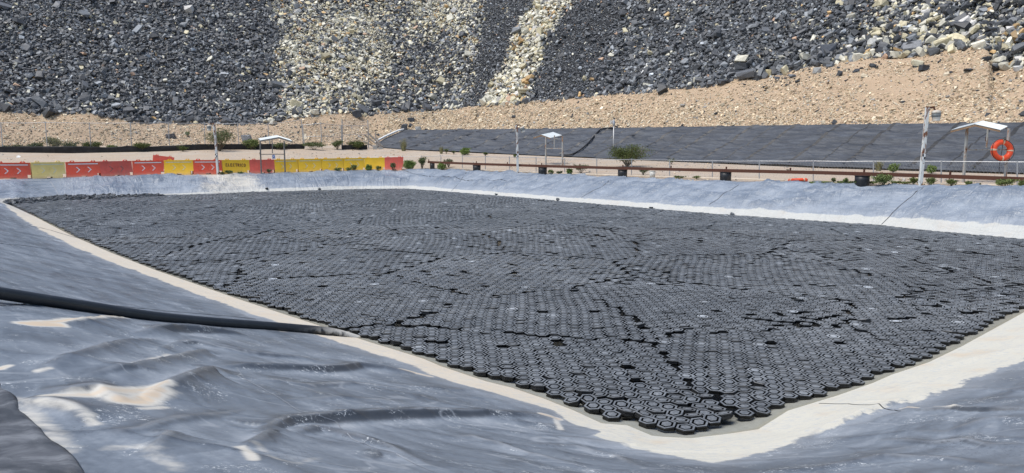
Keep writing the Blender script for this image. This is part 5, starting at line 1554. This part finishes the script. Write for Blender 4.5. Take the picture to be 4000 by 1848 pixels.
# ------------------------------------------------------------------ small things behind the pond
GB = Bm.reshape(-1, 3)
def on_berm(u, v):
    p = surf_at(Bm, u, v); x, y, z = at_Y(u, v, p[1]); return Vector((float(x), float(y) , float(p[2])))
mb = MB(); hp = [on_berm(u, v) for u, v in [(2204, 616), (2235, 606), (2262, 592), (2290, 570), (2312, 547), (2330, 524), (2346, 509), (2362, 505), (2396, 505)]]
hq = cr(np.array([h_ + Vector((0, -.09, .09)) for h_ in hp]), np.linspace(0, len(hp) - 1, 50))
mb.tube([tuple(q) for q in hq], .065, 10); o = mb.build('hose', M['black'], None, True); tag(o, 'black hose curving up the face of the sheeted berm', 'hose')
p = on_berm(2396, 578); zt = float(at_Y(2397, 492, p.y)[2]) - p.z
r_ = empty('marker_pole', p); tag(r_, 'thin white pole with a grey instrument head on the sheeted berm', 'pole')
MB().tube([(0, 0, -.1), (0, 0, zt)], .035, 8).build('pole', M['white'], r_, True)
MB().lathe([(.05, zt), (.10, zt + .06), (.11, zt + .30), (.06, zt + .36), (.08, zt + .42), (.02, zt + .50)], 14).build('instrument_head', M['steel'], r_, True)
mb = MB(); wp_ = [at_Y(u, v, Y) for u, v, Y in [(1466, 557, 74.6), (1478, 547, 75), (1500, 535, 75.4), (1530, 521, 75.8), (1556, 510, 76), (1578, 505, 76.2)]]
mb.tube([tuple(float(c_) for c_ in q) for q in wp_], .10, 10); o = mb.build('pale_pipe', M['white'], None, True); tag(o, 'white pipe curving over the left end of the sheeted berm', 'pipe')
k = 0
for (u0, v0, u1, v1, w), lb in zip([(1424, 527, 1487, 576, .10), (1437, 519, 1494, 573, .12), (1466, 520, 1474, 583, .10), (1421, 551, 1463, 575, .09), (1476, 545, 1484, 583, .11)],
        ['grey plank leaning long across the block pile by the berm end', 'upper grey plank leaning from the fence panel towards the blocks', 'nearly upright grey plank by the concrete blocks', 'short low grey plank propped left of the blocks', 'short upright board resting against the leaning planks']):
    a, b = at_Y(u0, v0, 72.5 + .15 * k), at_Y(u1, v1, 71.6 + .12 * k); k += 1
    r0_ = Vector([float(c_) for c_ in b]); o = MB().bar((0, 0, 0), Vector([float(c_) for c_ in a]) - r0_, w).build('plank', M['grey_wood']); o.location = r0_
    tag(o, lb, 'plank')
for u, v, lb in [(1466, 583, 'grey concrete block standing under the leaning planks'), (1484, 584, 'grey concrete block lying right of the leaning planks')]:
    p = gpt(u, v); p = Vector((p.x, 71.2, p.z)); r_ = empty('concrete_block', p, .3); tag(r_, lb, 'block')
    hb = .36 if u < 1470 else .22
    m_ = MB()
    m_.box(-.2, .2, -.1, -.065, 0, hb); m_.box(-.2, .2, .065, .1, 0, hb)
    for xx in (-.2, -.02, .16): m_.box(xx + .001, xx + .039, -.064, .064, 0.001, hb - .001)
    m_.build('block', M['block'], r_)
p = gpt(2548, 697); hb = 29 * p.y / FPX; r_ = empty('bucket', p); tag(r_, 'white plastic bucket standing by the rail near the dark bush', 'bucket')
rb = 11.5 * p.y / FPX
MB().lathe([(rb * .86, 0), (rb * .98, hb * .96)], 20).build('bucket_wall', M['bucket'], r_, True)
MB().lathe([(rb * 1.0, hb * .93), (rb * 1.05, hb * .95), (rb * 1.05, hb), (rb * .96, hb + .002)], 20).build('rim', M['bucket'], r_)
MB().tube([(rb * 1.03 * math.cos(a), rb * 1.03 * math.sin(a) * .3 - rb, hb * .92 - abs(math.sin(a)) * hb * .35) for a in np.linspace(PI, 2 * PI, 12)], .008, 5).build('handle', M['steel'], r_)
pa_, pb_ = surf_at(G34, 2491, 312), surf_at(G34, 2529, 250)
x0_, y0_, z0_ = at_Y(2491, 312, pa_[1] - .3); x1_, y1_, z1_ = at_Y(2529, 249, pb_[1] - .3)
mb = MB(); mb.tube([(float(x0_), float(y0_), float(z0_)), (float(x1_), float(y1_), float(z1_))], [.06, .10], 8); o = mb.build('stray_pipe', M['white']); tag(o, 'white length of pipe lying on the dark rocks of the right face', 'pipe')
kp = [gpt(u, v) + Vector((0, 0, .02)) for u, v in [(1745, 659), (1900, 667), (2060, 674), (2330, 684), (2560, 692), (2700, 696), (2900, 702), (3063, 707)]]
mb = MB(); mb.tube(kp, .05, 8); o = mb.build('ground_pipe', M['kerb'], None, True); tag(o, 'pale dusty pipe lying on the ground behind the rusty rail', 'pipe')
kp = [gpt(u, v) + Vector((0, 0, .02)) for u, v in [(3640, 719), (3760, 723), (3900, 727), (4000, 731), (4120, 735)]]
mb = MB(); mb.tube(kp, .045, 8); o = mb.build('ground_pipe', M['kerb'], None, True); tag(o, 'pale pipe on the ground below the right hand stand', 'pipe')
p = gpt(72, 617); o = MB().add([(-.16, 0, 0), (.14, -.03, .01), (.17, .02, .12), (0, .05, .17), (-.15, .03, .13)], [(0, 1, 2, 3, 4)]).build('paper_scrap', M['white']); o.location = p + Vector((0, 0, .02))
md = o.modifiers.new('t', 'SOLIDIFY'); md.thickness = .01; tag(o, 'scrap of white paper on the sandy track', 'litter')

# ------------------------------------------------------------------ plants
def plant(u, v, wpx, hpx, kind, label, group='shrubs and weeds about the site', onto=None, name='shrub'):
    p = onto(u, v) if onto else gpt(u, v)
    sc_ = p.y / FPX; w, h = wpx * sc_, hpx * sc_
    r = random.Random(int(u * 7 + v))
    g = np.random.default_rng(int(u * 13 + v))
    root = empty(name, p); tag(root, label, 'shrub' if name == 'shrub' else 'grass', group)
    if name == 'grass_clump':
        mb = MB()
        for k in range(150):
            a = r.uniform(0, 2 * PI); q = r.random() ** .6 * w * .18; ln = h * r.uniform(.5, 1.05); sp = r.uniform(.05, .5) * w * .75
            b = Vector((q * math.cos(a), q * math.sin(a) * .6, 0)); t = b + Vector((math.cos(a) * sp, math.sin(a) * sp * .6, ln)); m_ = (b + t) / 2 + Vector((0, 0, ln * .12))
            s_ = Vector((-math.sin(a), math.cos(a), 0)) * .012
            mb.add([b - s_, b + s_, m_ + s_ * .8, m_ - s_ * .8, t], [(0, 1, 2, 3), (3, 2, 4)])
        mb.build('blades', M[kind], root); return root
    # stems spreading from the base
    mb = MB(); tips = []
    ns = 15 if hpx > 70 else (9 if hpx > 30 else 6)
    for k in range(ns):
        a = 2 * PI * k / ns + r.uniform(-.4, .4); o_ = r.uniform(.25, 1.0)
        e = Vector((math.cos(a) * w * .42 * o_, math.sin(a) * w * .3 * o_, h * r.uniform(.5 if hpx > 70 else .62, .95)))
        m_ = e * .45 + Vector((r.uniform(-.06, .06) * w, r.uniform(-.05, .05) * w, h * .04))
        mb.tube([(0, 0, -.03), m_, e], [.018 * h + .006, .012 * h + .004, .004], 5, False)
        tips.append((m_, e))
        for j in range(3):
            f = r.uniform(.35, .9); b0 = m_ * (1 - f) + e * f
            e2 = b0 + Vector((r.uniform(-.25, .25) * w, r.uniform(-.2, .2) * w, r.uniform(.05, .30) * h))
            e2.z = min(e2.z, h); mb.tube([b0, e2], [.007 * h + .003, .002], 4, False); tips.append((b0, e2))
    mb.build('stems', M['stem'], root)
    dens = {'leaf_olive': .5, 'leaf_dry': .45, 'leaf_green': .6}.get(kind, 1.0)
    if kind == 'leaf_dark' and hpx < 60: dens = .45
    n = int(np.clip(wpx * hpx * 1.15, 500, 6000 if kind == 'leaf_dark' else 5200) * dens)
    ti = g.integers(0, len(tips), n)
    A = np.array([t[0][:] for t in tips])[ti]; B = np.array([t[1][:] for t in tips])[ti]
    f = g.random(n)[:, None] ** (.7 if hpx > 70 and kind == 'leaf_dark' else .55)
    lowk = .12 if kind == 'leaf_bright' else .3
    C = A * (1 - f) + B * f + g.normal(0, 1, (n, 3)) * np.array([w * .075, w * .06, h * .075])
    if kind in ('leaf_bright', 'leaf_green'):
        q = g.normal(0, 1, (n, 3)); q /= np.linalg.norm(q, axis=1)[:, None]
        rr = g.random(n)[:, None] ** .33 * (0.88 + .18 * np.array([float(x_) for x_ in vnoise(q[:, 0] * 2.5 + u, q[:, 2] * 2.5, 9)]))[:, None]
        S = q * rr * np.array([w * .5, w * .42, h * .5]) + np.array([0, 0, h * .5])
        C = np.where(g.random(n)[:, None] < (.62 if kind == 'leaf_bright' else .12), S, C)
    C[:, 2] = np.clip(C[:, 2], 0.02, h * 1.08)
    sz = np.clip(1.5 * sc_, .02, .06) * g.uniform(.7, 1.6, n)
    d1 = g.normal(0, 1, (n, 3)); d1 /= np.linalg.norm(d1, axis=1)[:, None]
    d2 = g.normal(0, 1, (n, 3)); d2 -= (d1 * d2).sum(1)[:, None] * d1; d2 /= np.linalg.norm(d2, axis=1)[:, None]
    a_, b_ = d1 * (sz * 1.5)[:, None], d2 * (sz * .6)[:, None]
    Vv = np.stack([C - a_, C + b_, C + a_, C - b_], 1).reshape(-1, 3)
    np_mesh('foliage', Vv, np.arange(4 * n), np.full(n, 4), M[kind], root)
    return root
MND = lambda u, v: Vector(surf_at(np.concatenate([GA[60:], G23[1:25]], 0), u, v).tolist())
FN = lambda u, v: (lambda q: Vector((q.x * (q.y + .8) / q.y, q.y + .8, q.z)))(gpt(u, v + 22))
plant(858, 572, 120, 84, 'leaf_olive', 'big feathery olive shrub behind the tall fence near the left lamp post', onto=FN)
for u, w, h, kd, lb in [(60, 80, 20, 'leaf_dark', 'low dark shrub behind the silt cloth near the left edge'), (145, 66, 26, 'leaf_dark', 'low dark shrub behind the silt cloth, second from the left edge'), (212, 70, 46, 'leaf_dry', 'tall thin dry shrub behind the fence left of the mound top'),
        (275, 58, 30, 'leaf_dark', 'dark shrub behind the silt cloth below the mound hollow'), (360, 78, 30, 'leaf_dark', 'wide dark shrub showing over the silt cloth'), (437, 50, 16, 'leaf_green', 'small green shrub where the silt cloth dips'),
        (556, 60, 26, 'leaf_dark', 'dark shrub over the crest of the silt cloth wave'), (716, 44, 14, 'leaf_dark', 'low dark shrub left of the big feathery shrub'), (985, 62, 32, 'leaf_green', 'green shrub behind the fence beside the mottled square boulder'),
        (1100, 60, 18, 'leaf_olive', 'low olive weed behind the roofed stand'), (1225, 88, 20, 'leaf_olive', 'wide olive weed patch behind the gate'), (1318, 46, 28, 'leaf_olive', 'olive weed between gate and fence panel'), (1395, 64, 26, 'leaf_dark', 'dark spiky shrub behind the fence panel')]:
    plant(u, 574 if u < 800 else 566, w * 1.1, h + 10, kd, lb, onto=FN)
plant(735, 523, 20, 18, 'leaf_green', 'tiny green shrub on the tan mound left of the feathery shrub', onto=MND)
plant(1577, 590, 44, 50, 'leaf_dry', 'tall dry grass clump at the foot of the berm end', name='grass_clump')
plant(1724, 601, 26, 32, 'leaf_dry', 'dry grass clump left of the round bush by the berm', name='grass_clump')
plant(3432, 668, 52, 44, 'leaf_dry', 'pale dry grass clump behind the low fence at the right', name='grass_clump')
for u, v, w, h, kd, lb in [(1743, 601, 22, 20, 'leaf_olive', 'small olive bush beside the dry grass by the berm'), (1772, 603, 20, 15, 'leaf_olive', 'tiny olive bush left of the round green bush'), (1816, 606, 50, 29, 'leaf_bright', 'round bright green bush at the foot of the berm'),
        (1896, 611, 26, 17, 'leaf_dark', 'small dark bush at the berm foot right of the round bush'), (2010, 616, 12, 12, 'leaf_green', 'tiny bush behind the middle lamp post'), (1598, 664, 56, 40, 'leaf_bright', 'bright green bush at the end of the barrier row'),
        (1650, 660, 46, 48, 'leaf_olive', 'thin olive bush behind the end of the rail'), (1726, 664, 44, 28, 'leaf_bright', 'bright bush in front of the rail near its far end'), (1752, 655, 40, 36, 'leaf_olive', 'wispy olive bush behind the far end of the rail'),
        (2152, 684, 30, 24, 'leaf_green', 'green weed right of the third drum'), (2184, 683, 34, 16, 'leaf_olive', 'low olive weed between drum and bright bush'), (2224, 684, 32, 28, 'leaf_bright', 'bright green weed under the rail below the pale stand'),
        (2268, 676, 66, 38, 'leaf_olive', 'wispy grey green bush behind the rail'), (2512, 684, 50, 26, 'leaf_olive', 'grey green bush between drum and white bucket'), (2622, 642, 34, 24, 'leaf_olive', 'sparse grey green bush behind the low fence'),
        (3448, 729, 98, 46, 'leaf_green', 'largest leafy weed beside the nearest drum'), (3570, 722, 44, 30, 'leaf_green', 'green weed left of the leaning lamp post'), (3634, 728, 42, 36, 'leaf_green', 'green weed right of the leaning lamp post foot'),
        (3716, 727, 46, 28, 'leaf_green', 'green weed left of the right hand stand'), (3782, 730, 36, 24, 'leaf_green', 'green weed under the right hand stand'), (3822, 729, 24, 14, 'leaf_olive', 'small olive weed under the orange ring'), (3925, 733, 82, 34, 'leaf_green', 'wide weed below the orange ring'),
        (3992, 736, 40, 34, 'leaf_green', 'weed at the right edge by the rail'), (3302, 722, 28, 28, 'leaf_green', 'upright weed between the flat ring and the nearest drum'), (3352, 724, 34, 18, 'leaf_green', 'weed at the left foot of the nearest drum'), (3255, 720, 22, 26, 'leaf_olive', 'thin olive weed right of the flat ring'),
        (3489, 674, 48, 38, 'leaf_bright', 'ball shaped bush left of the leaning lamp post'), (3638, 678, 46, 36, 'leaf_bright', 'ball shaped bush right of the leaning lamp post'), (3810, 676, 26, 26, 'leaf_dry', 'sparse dry weed behind the right hand stand'),
        (892, 684, 32, 20, 'leaf_green', 'weed before the painted yellow barrier'), (870, 684, 26, 12, 'leaf_dark', 'weed at the foot of the left lamp post'), (940, 683, 24, 12, 'leaf_green', 'small weed under the painted lettering'), (1050, 681, 26, 20, 'leaf_olive', 'olive weed before the plain dull red barrier'),
        (1318, 674, 36, 18, 'leaf_green', 'weed where the middle yellow barriers meet'), (1362, 673, 26, 16, 'leaf_green', 'weed at the left foot of the fourth yellow barrier'), (1382, 672, 26, 28, 'leaf_green', 'upright weed against the fourth yellow barrier'), (1440, 671, 32, 28, 'leaf_bright', 'bright weed before the plain yellow barrier'),
        (1478, 669, 28, 22, 'leaf_green', 'weed at the right foot of the plain yellow barrier'), (1534, 667, 30, 32, 'leaf_olive', 'olive weed before the last red barrier')]:
    plant(u, v, w * .92, h * .9, kd, lb)
for u, w in [(3180, 40), (3225, 60), (3290, 70), (3335, 50), (3400, 60), (2650, 50), (2560 + 160, 40), (3540, 60), (3500, 50)]:
    plant(u, 720 if u > 3100 else 699, w, 11, 'leaf_green', f'low creeping green weed on the ground {"right of the flat ring" if u > 3100 else "left of the fifth drum"}', 'creeping weeds ' + ('right' if u > 3100 else 'left'))
plant(2450, 652, 165, 80, 'leaf_dark', 'large dark green creosote bush with bare grey stems before the berm')
